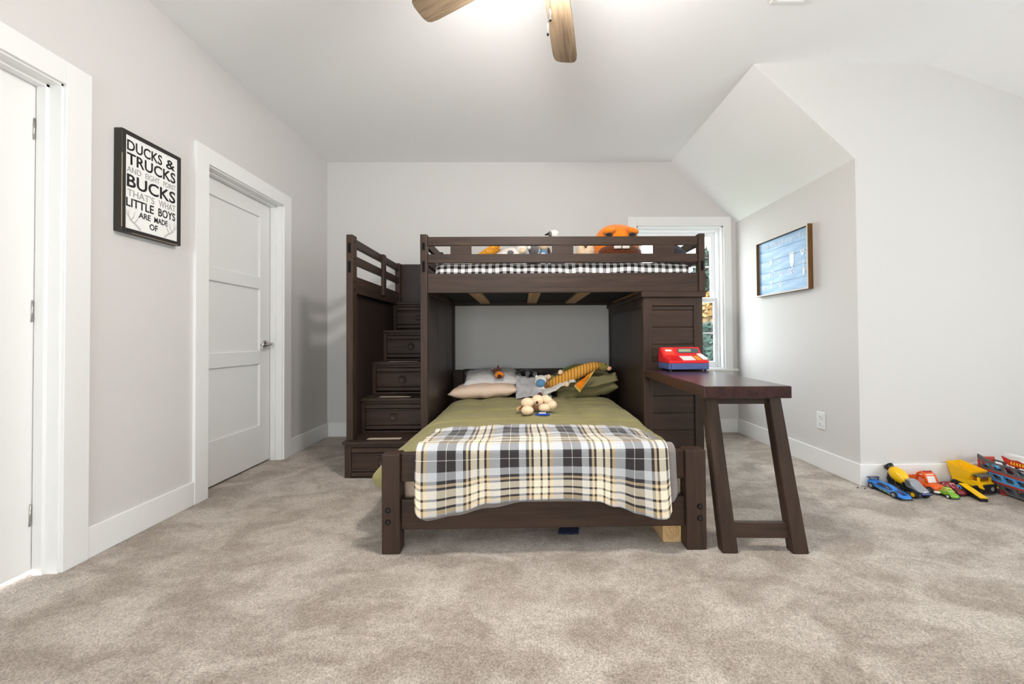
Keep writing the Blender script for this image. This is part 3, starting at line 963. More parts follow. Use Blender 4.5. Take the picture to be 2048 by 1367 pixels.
def plaid_mat():
    m, nt, p = newmat('plaid_fleece')
    uvn = N(nt, 'ShaderNodeUVMap')
    sp = N(nt, 'ShaderNodeSeparateXYZ')
    nt.links.new(uvn.outputs[0], sp.inputs[0])
    dark, grey, cream, beige, white = srgb(46, 40, 42), srgb(188, 190, 194), srgb(242, 228, 202), srgb(216, 192, 152), srgb(238, 234, 228)
    seq = [(0, dark), (.135, dark), (.148, grey), (.258, dark), (.305, beige), (.345, dark), (.38, cream), (.485, dark), (.518, cream), (.60, dark), (.635, beige), (.69, grey), (.848, dark), (.990, white)]
    def ramp(src, off, per):
        a = N(nt, 'ShaderNodeMath', operation='MULTIPLY_ADD'); a.inputs[1].default_value = 1 / per; a.inputs[2].default_value = off
        nt.links.new(src, a.inputs[0])
        f = N(nt, 'ShaderNodeMath', operation='FRACT'); nt.links.new(a.outputs[0], f.inputs[0])
        r = N(nt, 'ShaderNodeValToRGB')
        r.color_ramp.interpolation = 'CONSTANT'
        e = r.color_ramp.elements
        e[0].position = seq[0][0]; e[0].color = seq[0][1]
        e[1].position = seq[-1][0]; e[1].color = seq[-1][1]
        for pos, c in seq[1:-1]:
            q = e.new(pos); q.color = c
        nt.links.new(f.outputs[0], r.inputs['Fac'])
        return r.outputs[0]
    mx = N(nt, 'ShaderNodeMix', data_type='RGBA', blend_type='MIX')
    mx.inputs['Factor'].default_value = .46
    nt.links.new(ramp(sp.outputs[0], .503, .28), mx.inputs['A'])
    nt.links.new(ramp(sp.outputs[1], 1 - .490 / .36 + 1, .36), mx.inputs['B'])
    nt.links.new(mx.outputs['Result'], p.inputs['Base Color'])
    p.inputs['Roughness'].default_value = .95
    p.inputs['Sheen Weight'].default_value = .2
    tc = N(nt, 'ShaderNodeTexCoord')
    n = N(nt, 'ShaderNodeTexNoise'); n.inputs['Scale'].default_value = 90
    nt.links.new(tc.outputs['Object'], n.inputs['Vector'])
    b = N(nt, 'ShaderNodeBump'); b.inputs['Strength'].default_value = .25; b.inputs['Distance'].default_value = .006
    nt.links.new(n.outputs['Fac'], b.inputs['Height']); nt.links.new(b.outputs[0], p.inputs['Normal'])
    return m
PLAID = plaid_mat()
FLEECE = plain('grey_fleece', srgb(128, 120, 116), .95, .1, bump=.3, bscale=80, sheen=.3)
tb = thing('throw_blanket', 'cream and black plaid throw blanket hanging over the foot of the bed', 'blanket', (.09, 1.8, .16))
LFRONT = .56
def drape(x0, x1, bot, off, wav, ytop=2.235, zlift=0):
    def f(u, v):
        x = x0 + (x1 - x0) * u
        zb = lerp(bot, x)
        rnd = .020
        # lengths: flat part, bend, hanging part
        flat = ytop - 1.830
        s = v
        zt = .476 + off * .6 + zlift
        if s < .42:
            t = s / .42
            y = ytop - flat * t
            z = cz(x, y) + .020 + off * .5 + .010 * t + .007 * nz(x * 6, y * 6, 1 + off * 50) + .006 * nz(x * 15, y * 13, 3)
            # crumpled far edge
            z += .014 * math.exp(-((y - ytop + .05) / .03) ** 2) * (.5 + nz(x * 4, 3))
            z = z * (1 - sstep(.75, 1, t)) + zt * sstep(.75, 1, t)
            # nothing sinks past the side of the bed
            return Vector((x + .012 * nz(y * 5, x * 3, 8), y + .020 * nz(x * 3.2, 7) * (1 - t), z))
        if s < .52:
            t = (s - .42) / .10
            a = t * math.pi / 2
            return Vector((x, 1.830 - (.030 + off) * math.sin(a) - .012 * t, zt - .030 * (1 - math.cos(a))))
        t = (s - .52) / .48
        z = zt - .030 + (zb - zt + .030) * t
        y = 1.788 - off + wav * t * (nz(x * 5.5, .3 * z, 11) * .9 + .45 * math.sin(x * 17)) - .006 * t
        return Vector((x + .006 * t * nz(x * 4, z * 4, 6), min(y, 1.797 - off * .55), z))
    return f
gb = [(-.463, .185), (-.455, .165), (-.43, .158), (-.3, .178), (-.15, .212), (0, .235), (.3, .235), (.45, .225), (.60, .222), (.655, .224), (.676, .234), (.688, .262)]
pb = [(-.478, .205), (-.470, .184), (-.45, .174), (-.40, .176), (-.28, .193), (-.15, .236), (-.05, .244), (.20, .248), (.33, .238), (.42, .205), (.52, .172), (.60, .160), (.628, .163), (.644, .172), (.652, .198)]
def drape_uv(x0, x1):
    return lambda u, v: (u * (x1 - x0), v * .87 if v < .52 else .4524 + (v - .52) * .62)
sheet('grey_backing', drape(-.463, .688, gb, .000, .010, ytop=2.215), 70, 60, FLEECE, tb, thick=.005, offset=0)
sheet('plaid_face', drape(-.478, .652, pb, .010, .024, zlift=.004), 90, 70, PLAID, tb, thick=.005, uv=drape_uv(-.478, .652), offset=0)

def cushion(name, w, l, h, mat, parent=None, seed=0, wr=.010, nu=26, nv=22, sharp=3.2, seam=True):
    bm = bmesh.new()
    def P(u, v, s):
        a, b = 2 * u - 1, 2 * v - 1
        e = (max(0, 1 - abs(a) ** sharp) * max(0, 1 - abs(b) ** sharp)) ** .55
        x = a * w / 2 * (1 - .05 * (1 - b * b) * 0 - .06 * (1 - abs(b) ** 2) * abs(a) ** 4)
        y = b * l / 2 * (1 - .06 * (1 - abs(a) ** 2) * abs(b) ** 4)
        z = s * e * h / 2 + wr * nz(x * 9, y * 9, seed + s) * e ** .5 + wr * .6 * nz(x * 22, y * 22, seed + 5 + s)
        return Vector((x, y, z if e > 0 else wr * .6 * nz(x * 22, y * 22, seed + 6)))
    top = [[bm.verts.new(P(i / nu, j / nv, 1)) for j in range(nv + 1)] for i in range(nu + 1)]
    bot = [[top[i][j] if i in (0, nu) or j in (0, nv) else bm.verts.new(P(i / nu, j / nv, -1)) for j in range(nv + 1)] for i in range(nu + 1)]
    for i in range(nu):
        for j in range(nv):
            bm.faces.new((top[i][j], top[i + 1][j], top[i + 1][j + 1], top[i][j + 1]))
            try: bm.faces.new((bot[i][j], bot[i][j + 1], bot[i + 1][j + 1], bot[i + 1][j]))
            except ValueError: pass
    return fin(name, bm, mat, parent, smooth=True)

def place(o, loc, rot=(0, 0, 0), s=1):
    o.location = loc
    o.rotation_euler = [R(q) for q in rot]
    if s != 1: o.scale = (s, s, s)
    return o
PEACH = plain('peach_cotton', srgb(226, 200, 178), .85, .2, bump=.1, bscale=50)
GREYW = plain('pale_grey_cotton', srgb(206, 202, 200), .85, .2, bump=.12, bscale=45)
GREYC = plain('light_grey_jersey', srgb(188, 186, 188), .9, .15, bump=.15, bscale=60)
OLIVE2 = plain('olive_pillow_fabric', srgb(126, 118, 82), .75, .3, bump=.1, bscale=40)
p1 = cushion('pillow', .60, .44, .13, PEACH, seed=1, wr=.012)
place(tag(p1, 'flat peach pillow lowest in the stack at the left of the lower bed', 'pillow', 'pillows on the lower bed'), (-.328, 3.585, .505), (0, -3, -2))
p2 = cushion('pillow', .50, .36, .12, GREYW, seed=4, wr=.016)
place(tag(p2, 'pale grey crumpled pillow lying on the peach pillow', 'pillow', 'pillows on the lower bed'), (-.285, 3.675, .603), (14, -2, 4))
p3 = cushion('pillow', .56, .44, .21, OLIVE2, seed=9, wr=.018)
place(tag(p3, 'plump olive green pillow at the right of the lower bed', 'pillow', 'pillows on the lower bed'), (.545, 3.615, .560), (20, -9, 3))
cu_ = sheet('sham_flange', lambda u, v: Vector((-.27 + .54 * u, -.205 + .055 * v - .03 * math.sin(u * 3.1), .064 + .070 * v * (1 - .2 * u) + .010 * nz(u * 9, v * 3, 4))), 24, 5, OLIVE2, thick=.004)
cu_.matrix_basis = mw(p3) @ Matrix.Translation(cu_.location)
attach(cu_, p3)

# grey clothes crumpled between the pillows
def cloth_a(u, v):
    x = -.055 + .30 * u; y = 3.330 + .36 * v
    z = .474 + .15 * sstep(0, .85, v) * (1 - .30 * u) + .020 * nz(x * 12, y * 10, 2) + .012 * nz(x * 26, y * 22, 5)
    z += .020 * math.exp(-((u - .45 - .3 * v) / .1) ** 2)
    return Vector((x, y, z))
g1 = sheet('grey_shirt', cloth_a, 26, 26, GREYC, thick=.010)
tag(g1, 'light grey folded shirt heaped between the two sides of the bed head', 'shirt')
def cloth_b(u, v):
    x = .175 + .27 * u; y = 3.315 + .16 * v
    z = .500 + .105 * sstep(0, 1, u) + .05 * v + .016 * nz(x * 14, y * 13, 8) + .012 * nz(x * 30, y * 24, 1)
    return Vector((x, y, z))
g2 = sheet('white_shirt', cloth_b, 24, 14, plain('white_jersey', srgb(216, 212, 206), .9, .15, bump=.12, bscale=60), thick=.010)
tag(g2, 'off white shirt lying against the olive pillow under the striped plush dragon', 'shirt')

# ================================================================== PLUSH TOYS
def plushm(name, c, vary=.12, bump=.5):
    return plain(name, srgb(*c), .95, .1, bump=bump, bscale=140, vary=vary, vscale=18, sheen=.35)
BROWN = plushm('brown_plush', (84, 52, 36))
ORANGE = plushm('orange_plush', (232, 128, 22))
CREAM = plushm('cream_plush', (236, 208, 174))
TAN = plushm('tan_plush', (196, 152, 106))
BLACKP = plushm('black_plush', (38, 35, 36))
WHITEP = plushm('white_plush', (232, 226, 218))
BLUEP = plushm('blue_plush', (96, 140, 178))
GREENP = plushm('green_plush', (132, 122, 56))
DKGREEN = plushm('dark_green_plush', (78, 80, 44))
GREYP = plushm('grey_plush', (110, 106, 108))
YELLOWP = plushm('yellow_plush', (222, 190, 96))

def striped(name, c1, c2, axis=0, period=.020):
    m, nt, p = newmat(name)
    tc = N(nt, 'ShaderNodeTexCoord'); sp = N(nt, 'ShaderNodeSeparateXYZ')
    nt.links.new(tc.outputs['Object'], sp.inputs[0])
    a = N(nt, 'ShaderNodeMath', operation='MULTIPLY'); a.inputs[1].default_value = 1 / period
    nt.links.new(sp.outputs[axis], a.inputs[0])
    f = N(nt, 'ShaderNodeMath', operation='FRACT'); nt.links.new(a.outputs[0], f.inputs[0])
    r = N(nt, 'ShaderNodeValToRGB')
    e = r.color_ramp.elements
    e[0].position = .0; e[0].color = srgb(*c2); e[1].position = .22; e[1].color = srgb(*c1)
    q = e.new(.80); q.color = srgb(*c1)
    q = e.new(.97); q.color = srgb(*c2)
    nt.links.new(f.outputs[0], r.inputs['Fac']); nt.links.new(r.outputs[0], p.inputs['Base Color'])
    p.inputs['Roughness'].default_value = .95
    return m
DSTRIPE = striped('orange_striped_belly', (222, 160, 66), (122, 78, 30), 0, .026)

# striped dragon draped along the olive pillow
dg_ = thing('plush_dragon', 'striped orange and green plush dragon lying on the olive pillow', 'plush toy', (.47, 3.40, .60))
bp = [(.225, 3.43, .560), (.29, 3.42, .585), (.37, 3.40, .622), (.46, 3.39, .660), (.54, 3.385, .694), (.61, 3.385, .718), (.66, 3.39, .724)]
tube('body', bp, [.030, .044, .052, .054, .048, .038, .032], DSTRIPE, dg_, n=16)
tube('tail', [(.225, 3.435, .560), (.195, 3.44, .545), (.16, 3.45, .528)], [.030, .028, .020], plushm('brown_striped_tail', (128, 88, 44)), dg_, n=12)
tube('back_ridge', [(.30, 3.455, .625), (.38, 3.44, .680), (.46, 3.43, .712), (.54, 3.42, .728)], [.016, .028, .028, .014], DKGREEN, dg_, n=10)
hd = ball('head', (.690, 3.385, .716), (.048, .038, .036), GREENP, dg_, rot=(0, 14, 0))
ball('snout', (.738, 3.375, .700), (.024, .022, .019), plushm('peach_plush', (226, 172, 136)), hd)
ball('eye', (.708, 3.352, .738), .006, BLACK, hd, u=8, v=6)
for c, e in (((.255, 3.425, .625), (.225, 3.395, .632)), ((.345, 3.41, .668), (.325, 3.370, .672)), ((.40, 3.36, .588), (.372, 3.318, .575))):
    lg = tube('leg', [Vector(c) + Vector((.03, .02, -.02)), c, e], [.020, .018, .016], GREENP, dg_, n=10)
    ball('paw', e, (.021, .018, .021), CREAM, lg)
sheet('wing', lambda u, v: Vector((.43 + .13 * u + .05 * v, 3.325 + .012 * math.sin(5 * u) - .01 * v, .560 + .085 * u - .055 * v * (1 - u) + .05 * v * u)), 10, 8, YELLOWP, dg_, thick=.010)
sheet('wing_lining', lambda u, v: Vector((.445 + .09 * u + .04 * v, 3.316 + .012 * math.sin(5 * u) - .01 * v, .570 + .075 * u - .045 * v * (1 - u) + .03 * v * u)), 8, 6, ORANGE, dg_, thick=.004)

# black plush on its back behind the shirt
bk = thing('plush_dog', 'black plush dog with ringed paws and white tail tip against the headboard', 'plush toy', (.05, 3.76, .60))
ball('body', (.040, 3.785, .565), (.125, .075, .105), BLACKP, bk, lump=.10)
ball('head', (.150, 3.765, .605), (.050, .048, .046), BLACKP, bk)
for c in ((.050, 3.690, .640), (.118, 3.690, .632), (.040, 3.690, .600), (-.030, 3.705, .618)):
    lg = tube('leg', [(c[0], 3.765, c[2] - .008), (c[0], c[1] - .035, c[2])], [.024, .022], BLACKP, bk, n=12)
    lathe('paw_ring', [(.020, 0), (.023, -.004), (.019, -.007), (.014, -.006)], GREYP, lg, axis=1, c=(c[0], c[1] - .035, c[2]), n=14)
tube('tail', [(-.07, 3.78, .62), (-.11, 3.76, .645), (-.135, 3.74, .668)], [.014, .010, .005], WHITEP, bk, n=8)
ball('pompom', (-.085, 3.72, .605), .020, GREYW, bk, lump=.2)

bl = thing('plush_yeti', 'small blue faced plush in a white hood leaning on the grey shirt', 'plush toy', (.165, 3.43, .54))
ball('hood', (.165, 3.460, .588), (.056, .050, .052), WHITEP, bl, lump=.15)
ball('face', (.158, 3.418, .575), (.042, .026, .036), BLUEP, bl)
ball('body', (.165, 3.450, .535), (.048, .042, .036), WHITEP, bl, lump=.15)
for sx in (-1, 1):
    ball('ear', (.165 + sx * .040, 3.455, .628), (.013, .010, .014), WHITEP, bl)

fx = thing('plush_fox', 'small brown plush animal with an orange muzzle on the pale grey pillow', 'plush toy', (-.205, 3.50, .64))
ball('head', (-.222, 3.545, .672), (.046, .036, .030), BROWN, fx, lump=.2)
for e in ((-.265, 3.54, .672, -70), (-.215, 3.55, .708, 0)):
    bm = bmesh.new()
    bmesh.ops.create_cone(bm, cap_ends=True, segments=10, radius1=.014, radius2=.002, depth=.035, matrix=Matrix.Translation(e[:3]) @ Matrix.Rotation(R(e[3]), 4, 'Y'))
    fin('ear', bm, BROWN, fx, smooth=True)
ball('body', (-.200, 3.505, .642), (.044, .036, .034), BROWN, fx, lump=.2)
tube('orange_muzzle', [(-.226, 3.474, .622), (-.228, 3.464, .642), (-.212, 3.460, .660), (-.190, 3.460, .662), (-.172, 3.466, .648), (-.168, 3.474, .628)], [.010, .014, .015, .015, .014, .008], ORANGE, fx, n=10)

# cream monkey on the comforter
mk_ = thing('plush_monkey', 'cream and tan plush monkey sprawled in the middle of the olive comforter', 'plush toy', (.10, 2.72, .46))
ball('body', (.085, 2.775, .500), (.088, .055, .046), TAN, mk_, lump=.15)
for c, r in (((.034, 2.690, .528), (.046, .038, .034)), ((.034, 2.655, .482), (.043, .034, .030)), ((.150, 2.690, .492), (.042, .036, .028))):
    ball('foot', c, r, CREAM, mk_, lump=.06)
hd = ball('head', (.105, 2.715, .540), (.042, .040, .036), CREAM, mk_)
ball('nose', (.098, 2.674, .530), (.010, .008, .011), BROWN, hd, u=10, v=8)
arm = tube('arm', [(.13, 2.76, .53), (.165, 2.72, .548), (.19, 2.70, .522)], [.030, .028, .030], CREAM, mk_, n=12)
ball('hand', (.200, 2.690, .512), (.034, .032, .030), CREAM, arm)
ball('ear', (.122, 2.745, .574), (.018, .012, .016), BROWN, hd)
tube('tail', [(.0, 2.75, .49), (-.03, 2.72, .485), (-.035, 2.69, .482)], [.014, .012, .008], TAN, mk_, n=8)
BLUEPL = plain('blue_plastic', srgb(36, 78, 168), .3)
tcar = thing('toy_boat', 'tiny blue and white plastic toy lying beside the cream plush monkey', 'toy', (.135, 2.625, .452))
prism('hull', [(.095, 2.605), (.165, 2.602), (.185, 2.615), (.165, 2.632), (.095, 2.630), (.080, 2.618)], 2, .456, .468, BLUEPL, tcar, bev=.003)
box('deck', .108, .155, 2.610, 2.627, .468, .474, WHITE, tcar, bev=.002)
box('mast', .10, .165, 2.628, 2.634, .470, .478, BLACK, tcar, bev=.002)

# ------------------------------------------------------------------ toys on the loft bed
UZ = 1.508
gf = thing('plush_giraffe', 'orange spotted plush giraffe leaning behind the loft guard rail', 'plush toy', (-.27, 3.2, UZ))
SPOT = plain('giraffe_spots', srgb(222, 150, 50), .95, .1, vary=.45, vscale=60)
tube('neck', [(-.40, 3.20, 1.575), (-.33, 3.20, 1.615), (-.25, 3.19, 1.660), (-.19, 3.18, 1.700), (-.165, 3.18, 1.73)], [.028, .036, .040, .040, .032], SPOT, gf, n=12)
ball('body', (-.24, 3.24, 1.585), (.10, .07, .075), SPOT, gf)
for sx in (-.02, .03):
    tube('horn', [(-.165 + sx, 3.17, 1.735), (-.155 + sx, 3.165, 1.765)], [.008, .010], CREAM, gf, n=8)
cw_ = thing('plush_sheep', 'white plush animal with a grey spot behind the loft guard rail', 'plush toy', (-.09, 3.2, UZ))
ball('body', (-.090, 3.19, 1.600), (.105, .085, .090), WHITEP, cw_, lump=.1)
ball('head', (.005, 3.15, 1.665), (.045, .045, .048), WHITEP, cw_)
ball('muzzle', (.008, 3.112, 1.650), (.024, .018, .024), CREAM, cw_)
ball('spot', (-.085, 3.113, 1.635), (.026, .012, .018), GREYP, cw_)
tube('ear', [(-.17, 3.15, 1.665), (-.15, 3.14, 1.70), (-.125, 3.14, 1.725)], [.006, .016, .008], WHITEP, cw_, n=8)
dp = thing('plush_cat', 'dark grey plush cat between the white sheep and the blue bird', 'plush toy', (.075, 3.2, UZ))
ball('body', (.090, 3.20, 1.580), (.050, .080, .068), BLACKP, dp, lump=.15)
ball('head', (.098, 3.16, 1.670), (.044, .046, .050), GREYP, dp)
for sx in (-1, 1):
    ball('ear', (.098 + sx * .030, 3.165, 1.715), (.010, .008, .018), BLACKP, dp)
ball('muzzle', (.060, 3.12, 1.675), (.016, .014, .016), WHITEP, dp)
bb_ = thing('plush_bird', 'blue and brown plush bird at the edge of the loft rail gap', 'plush toy', (.18, 3.2, UZ))
ball('body', (.178, 3.20, 1.600), (.045, .060, .088), BLUEP, bb_)
ball('breast', (.172, 3.140, 1.590), (.034, .020, .050), WHITEP, bb_)
ball('tail_tuft', (.222, 3.20, 1.640), (.020, .030, .055), BROWN, bb_, lump=.3)
ball('head', (.180, 3.18, 1.700), (.040, .040, .036), CREAM, bb_)
eg = thing('plush_goose', 'white headed plush goose poking above the loft guard rail', 'plush toy', (.27, 3.25, UZ))
ball('body', (.300, 3.27, 1.610), (.065, .090, .100), GREYP, eg)
tube('neck', [(.295, 3.25, 1.66), (.285, 3.22, 1.73), (.268, 3.20, 1.79)], [.040, .032, .036], WHITEP, eg, n=12)
ball('head', (.262, 3.19, 1.800), (.042, .036, .034), WHITEP, eg)
ball('cheek', (.232, 3.172, 1.796), (.022, .018, .022), GREYP, eg)
tube('beak', [(.224, 3.165, 1.798), (.205, 3.155, 1.788), (.188, 3.150, 1.782)], [.012, .009, .004], BLACKP, eg, n=8)
tn = thing('plush_bear', 'tan plush bear with a dark stitched mouth beside the orange plush', 'plush toy', (.51, 3.16, UZ))
ball('head', (.505, 3.13, 1.640), (.074, .070, .075), CREAM, tn, lump=.06)
ball('body', (.52, 3.22, 1.575), (.080, .075, .065), TAN, tn)
tube('stitched_mouth', [(.482, 3.058, 1.678), (.497, 3.055, 1.660), (.512, 3.057, 1.678)], .004, BROWN, tn, n=6)
ball('nose', (.497, 3.056, 1.664), (.008, .006, .008), BROWN, tn, u=8, v=6)
op = thing('orange_plush_monster', 'big orange plush creature with brown snout and buck teeth on the loft', 'plush toy', (.77, 3.2, UZ))
bm = bmesh.new()
bmesh.ops.create_uvsphere(bm, u_segments=32, v_segments=20, radius=1)
for v_ in bm.verts:
    x, y, z = v_.co
    sg = lambda q, e: math.copysign(abs(q) ** e, q)
    v_.co = Vector((.770 + .184 * sg(x, .85), 3.21 + .135 * y, 1.692 + .186 * sg(z, .8) + .006 * x))
fin('body', bm, ORANGE, op, smooth=True)
for sx, rz_ in ((-.085, -12), (.098, 14)):
    b_o = ball('brow', (.770 + sx, 3.085, 1.795), (.052, .040, .026), ORANGE, op, rot=(0, rz_, 0), lump=.15)
    ball('eye', (.770 + sx, 3.080, 1.765), (.030, .024, .018), BLACKP, b_o)
ball('snout', (.772, 3.105, 1.630), (.172, .070, .068), plushm('brown_snout_plush', (96, 50, 26)), op)
ball('lower_lip', (.774, 3.095, 1.572), (.165, .070, .045), plushm('brown_lip_plush', (112, 62, 34)), op)
for sx in (-.030, .034):
    box('tooth', .770 + sx - .030, .770 + sx + .028, 3.020, 3.036, 1.643, 1.690, WHITEP, op, bev=.007)
hc = cushion('cushion', .24, .20, .09, plain('charcoal_cloth', srgb(74, 74, 80), .8), seed=3, wr=.008)
place(tag(hc, 'small charcoal cushion standing at the window end of the loft bed', 'cushion'), (1.125, 2.985, 1.592), (74, 30, 8))

# ================================================================== TOY CASH REGISTER
RED = plain('red_plastic', srgb(206, 26, 32), .28, .5)
REDL = plain('bright_red_panel', srgb(226, 62, 44), .3, .5)
NAVY = plain('slate_blue_plastic', srgb(72, 88, 136), .35)
rg = thing('toy_cash_register', 'red and blue plastic toy cash register standing on the desk', 'toy register')
RW, RD = .264, .190
box('base', 0, RW, .004, RD, .010, .052, NAVY, rg, bev=.004)
dr = box('cash_drawer', .016, RW - .008, -.004, .006, .012, .050, NAVY, rg, bev=.003)
prism('body', [(.000, .050), (RD + .002, .050), (RD - .010, .150), (RD - .042, .152), (.100, .096), (.006, .066)], 0, -.002, RW + .002, RED, rg, bev=.005)
def slope_panel(name, x0, x1, t0, t1, mat, lift, parent, edge=((.100, .096), (RD - .042, .152)), th=.003, bev=.001):
    (ya, za), (yb, zb) = edge
    d = Vector((0, yb - ya, zb - za)); n = Vector((0, -(zb - za), yb - ya)).normalized()
    a, b = Vector((0, ya, za)) + d * t0, Vector((0, ya, za)) + d * t1
    bm = bmesh.new()
    lo, hi = n * (lift - th), n * lift
    hexa(bm, [Vector((x0, 0, 0)) + a + lo, Vector((x1, 0, 0)) + a + lo, Vector((x1, 0, 0)) + b + lo, Vector((x0, 0, 0)) + b + lo],
             [Vector((x0, 0, 0)) + a + hi, Vector((x1, 0, 0)) + a + hi, Vector((x1, 0, 0)) + b + hi, Vector((x0, 0, 0)) + b + hi])
    if bev: bmesh.ops.bevel(bm, geom=list(bm.edges), offset=bev, segments=2, affect='EDGES')
    return fin(name, bm, mat, parent)
KEYE = ((.006, .066), (.100, .096))
lp = slope_panel('logo_panel', .012, .080, .06, .96, REDL, .003, rg)
slope_panel('logo_mark', .024, .066, .50, .68, WHITE, .0042, lp)
sp_ = slope_panel('screen', .108, .250, .30, .82, plain('screen_bezel', srgb(70, 84, 84), .25), .003, rg)
slope_panel('readout', .114, .198, .42, .70, plain('lcd_glass', srgb(150, 160, 132), .2), .0042, sp_, bev=0)
slope_panel('number_keys', .100, .186, .12, .84, WHITE, .003, rg, KEYE)
for i in range(4):
    for j in range(3):
        slope_panel('key', .104 + i * .0205, .120 + i * .0205, .16 + j * .225, .34 + j * .225, plain('key_white', srgb(240, 226, 222), .4) if (i, j) == (0, 0) else bpy.data.materials['key_white'], .006, rg, KEYE, bev=.0008)
slope_panel('function_keys', .192, .222, .10, .84, plain('orange_keys', srgb(240, 150, 40), .4), .004, rg, KEYE)
prism('card_slot', [(.020, .072), (.120, .100), (.120, .112), (.020, .082)], 0, .230, RW, WHITE, rg, bev=.002)
for x in (.014, RW - .022):
    for y in (.014, RD - .02):
        lathe('foot', [(.008, .0005), (.009, .010)], BLACK, rg, c=(x, y, 0), n=12)
rg.location = (.950, 2.553, .7418)
rg.rotation_euler = (0, 0, R(1.5))

# ================================================================== PICTURES
# lettered print on the left wall
FRB = plain('black_frame_paint', srgb(38, 34, 30), .45)
EDGE = plain('worn_edge_wood', srgb(176, 158, 130), .6)
PAPER = plain('white_print', srgb(236, 235, 232), .6)
INK = plain('black_ink', srgb(24, 23, 22), .7)
INKG = plain('grey_ink', srgb(150, 148, 144), .7)
a0, a1, b0, b1 = 1.912, 2.240, 1.490, 1.984       # y range, z range
XF = XL + .040
pc = thing('framed_print', 'black framed white sign with bold black lettering beside the white door', 'picture', (XL, (a0 + a1) / 2, b0))
t = .020
for nm, bb in (('frame_side', (XL + .001, XF, a0, a0 + t, b0, b1)), ('frame_side', (XL + .001, XF, a1 - t, a1, b0, b1)), ('frame_rail', (XL + .001, XF, a0 + t, a1 - t, b0, b0 + t)), ('frame_rail', (XL + .001, XF, a0 + t, a1 - t, b1 - t, b1))):
    box(nm, *bb, FRB, pc, bev=.0015)
boxes('worn_edge', [(XF - .0015, XF + .0006, a0 - .0004, a0 + .0016, b0 + .02, b1 - .12), (XF - .0015, XF + .0006, a0 + .05, a1 - .02, b0 - .0004, b0 + .0014)], EDGE, pc)
box('sign_board', XL + .001, XL + .035, a0 + t - .002, a1 - t + .002, b0 + t - .002, b1 - t + .002, PAPER, pc, bev=0)
wy0, wy1, wz0, wz1 = a0 + t, a1 - t, b0 + t, b1 - t
W_, H_ = wy1 - wy0, wz1 - wz0
def line(body, l, r, top, bot, mat):
    text_part('lettering', body, mat, pc, (XL + .0352, wy0 + l * W_, wz1 - bot * H_), (0, 1, 0), (0, 0, 1), (r - l) * W_, (bot - top) * H_, bold=.016 if mat is INK else 0)
line('DUCKS', .03, .68, .045, .160, INK)
line('&', .76, .95, .050, .160, INK)
line('TRUCKS', .03, .96, .182, .308, INK)
line('AND', .03, .28, .330, .392, INKG)
line('EIGHT', .36, .63, .330, .392, INKG)
line('POINT', .71, .96, .330, .392, INKG)
line('BUCKS', .03, .96, .412, .552, INK)
line("THAT'S", .04, .53, .572, .648, INKG)
line('WHAT', .62, .96, .572, .648, INKG)
line('LITTLE', .02, .52, .668, .762, INK)
line('BOYS', .61, .96, .668, .762, INK)
line('ARE', .24, .46, .788, .852, INK)
line('MADE', .53, .80, .788, .852, INK)
line('OF', .44, .60, .880, .950, INK)
def antler(mir):
    bm = bmesh.new()
    def P(u, v):
        if mir: u = 1 - u
        return (XL + .0354, wy0 + u * W_, wz1 - v * H_)
    for pts, r in (([(.27, .985), (.20, .945), (.10, .905), (.06, .86), (.07, .80)], (.0050, .0045, .0036, .0028, .001)), ([(.10, .905), (.15, .86), (.17, .80)], (.0034, .0026, .001)), ([(.16, .930), (.21, .885), (.24, .83)], (.0034, .0024, .001)), ([(.06, .87), (.03, .84), (.02, .80)], (.0026, .0020, .001))):
        add_tube(bm, [P(*q) for q in pts], list(r), n=6)
    for v_ in bm.verts: v_.co.x = XL + .0352 + (v_.co.x - XL - .0264) * .08 + .0004
    fin('antler_drawing', bm, plain('antler_ink', srgb(190, 186, 182), .7) if not mir else bpy.data.materials['antler_ink'], pc)
antler(False)
antler(True)

# animal track print on the right wall
a0, a1, b0, b1 = 2.930, 3.590, 1.318, 1.806
XF = XR - .040
pr = thing('track_print', 'brown framed blue print of white animal tracks on the right wall', 'picture', (XR, (a0 + a1) / 2, b0))
t = .012
for nm, bb in (('frame_side', (XF, XR - .001, a0, a0 + t, b0, b1)), ('frame_side', (XF, XR - .001, a1 - t, a1, b0, b1)), ('frame_rail', (XF, XR - .001, a0 + t, a1 - t, b0, b0 + t)), ('frame_rail', (XF, XR - .001, a0 + t, a1 - t, b1 - t, b1))):
    fr = box(nm, *bb, FRAMEW, pr, bev=.001)
    box('worn_edge', XF - .0016, XF + .001, bb[2], bb[3], bb[4], bb[5], plain('worn_white_edge', srgb(206, 200, 192), .6) if 'worn_white_edge' not in bpy.data.materials else bpy.data.materials['worn_white_edge'], fr, bev=.0006)
def blue_wash():
    m, nt, p = newmat('washed_blue_board')
    tc = N(nt, 'ShaderNodeTexCoord'); mp = N(nt, 'ShaderNodeMapping'); mp.inputs['Scale'].default_value = (1, 2.5, 14)
    nt.links.new(tc.outputs['Object'], mp.inputs[0])
    n = N(nt, 'ShaderNodeTexNoise'); n.inputs['Scale'].default_value = 2.2; n.inputs['Detail'].default_value = 4
    nt.links.new(mp.outputs[0], n.inputs['Vector'])
    r = N(nt, 'ShaderNodeValToRGB')
    r.color_ramp.elements[0].position = .3; r.color_ramp.elements[0].color = srgb(112, 156, 196)
    r.color_ramp.elements[1].position = .7; r.color_ramp.elements[1].color = srgb(160, 194, 222)
    nt.links.new(n.outputs['Fac'], r.inputs[0]); nt.links.new(r.outputs[0], p.inputs['Base Color'])
    p.inputs['Roughness'].default_value = .45
    return m
XB = XR - .016
BLUEB = blue_wash()
zs_ = [b0 + t, 1.42, 1.52, 1.62, 1.705, b1 - t]
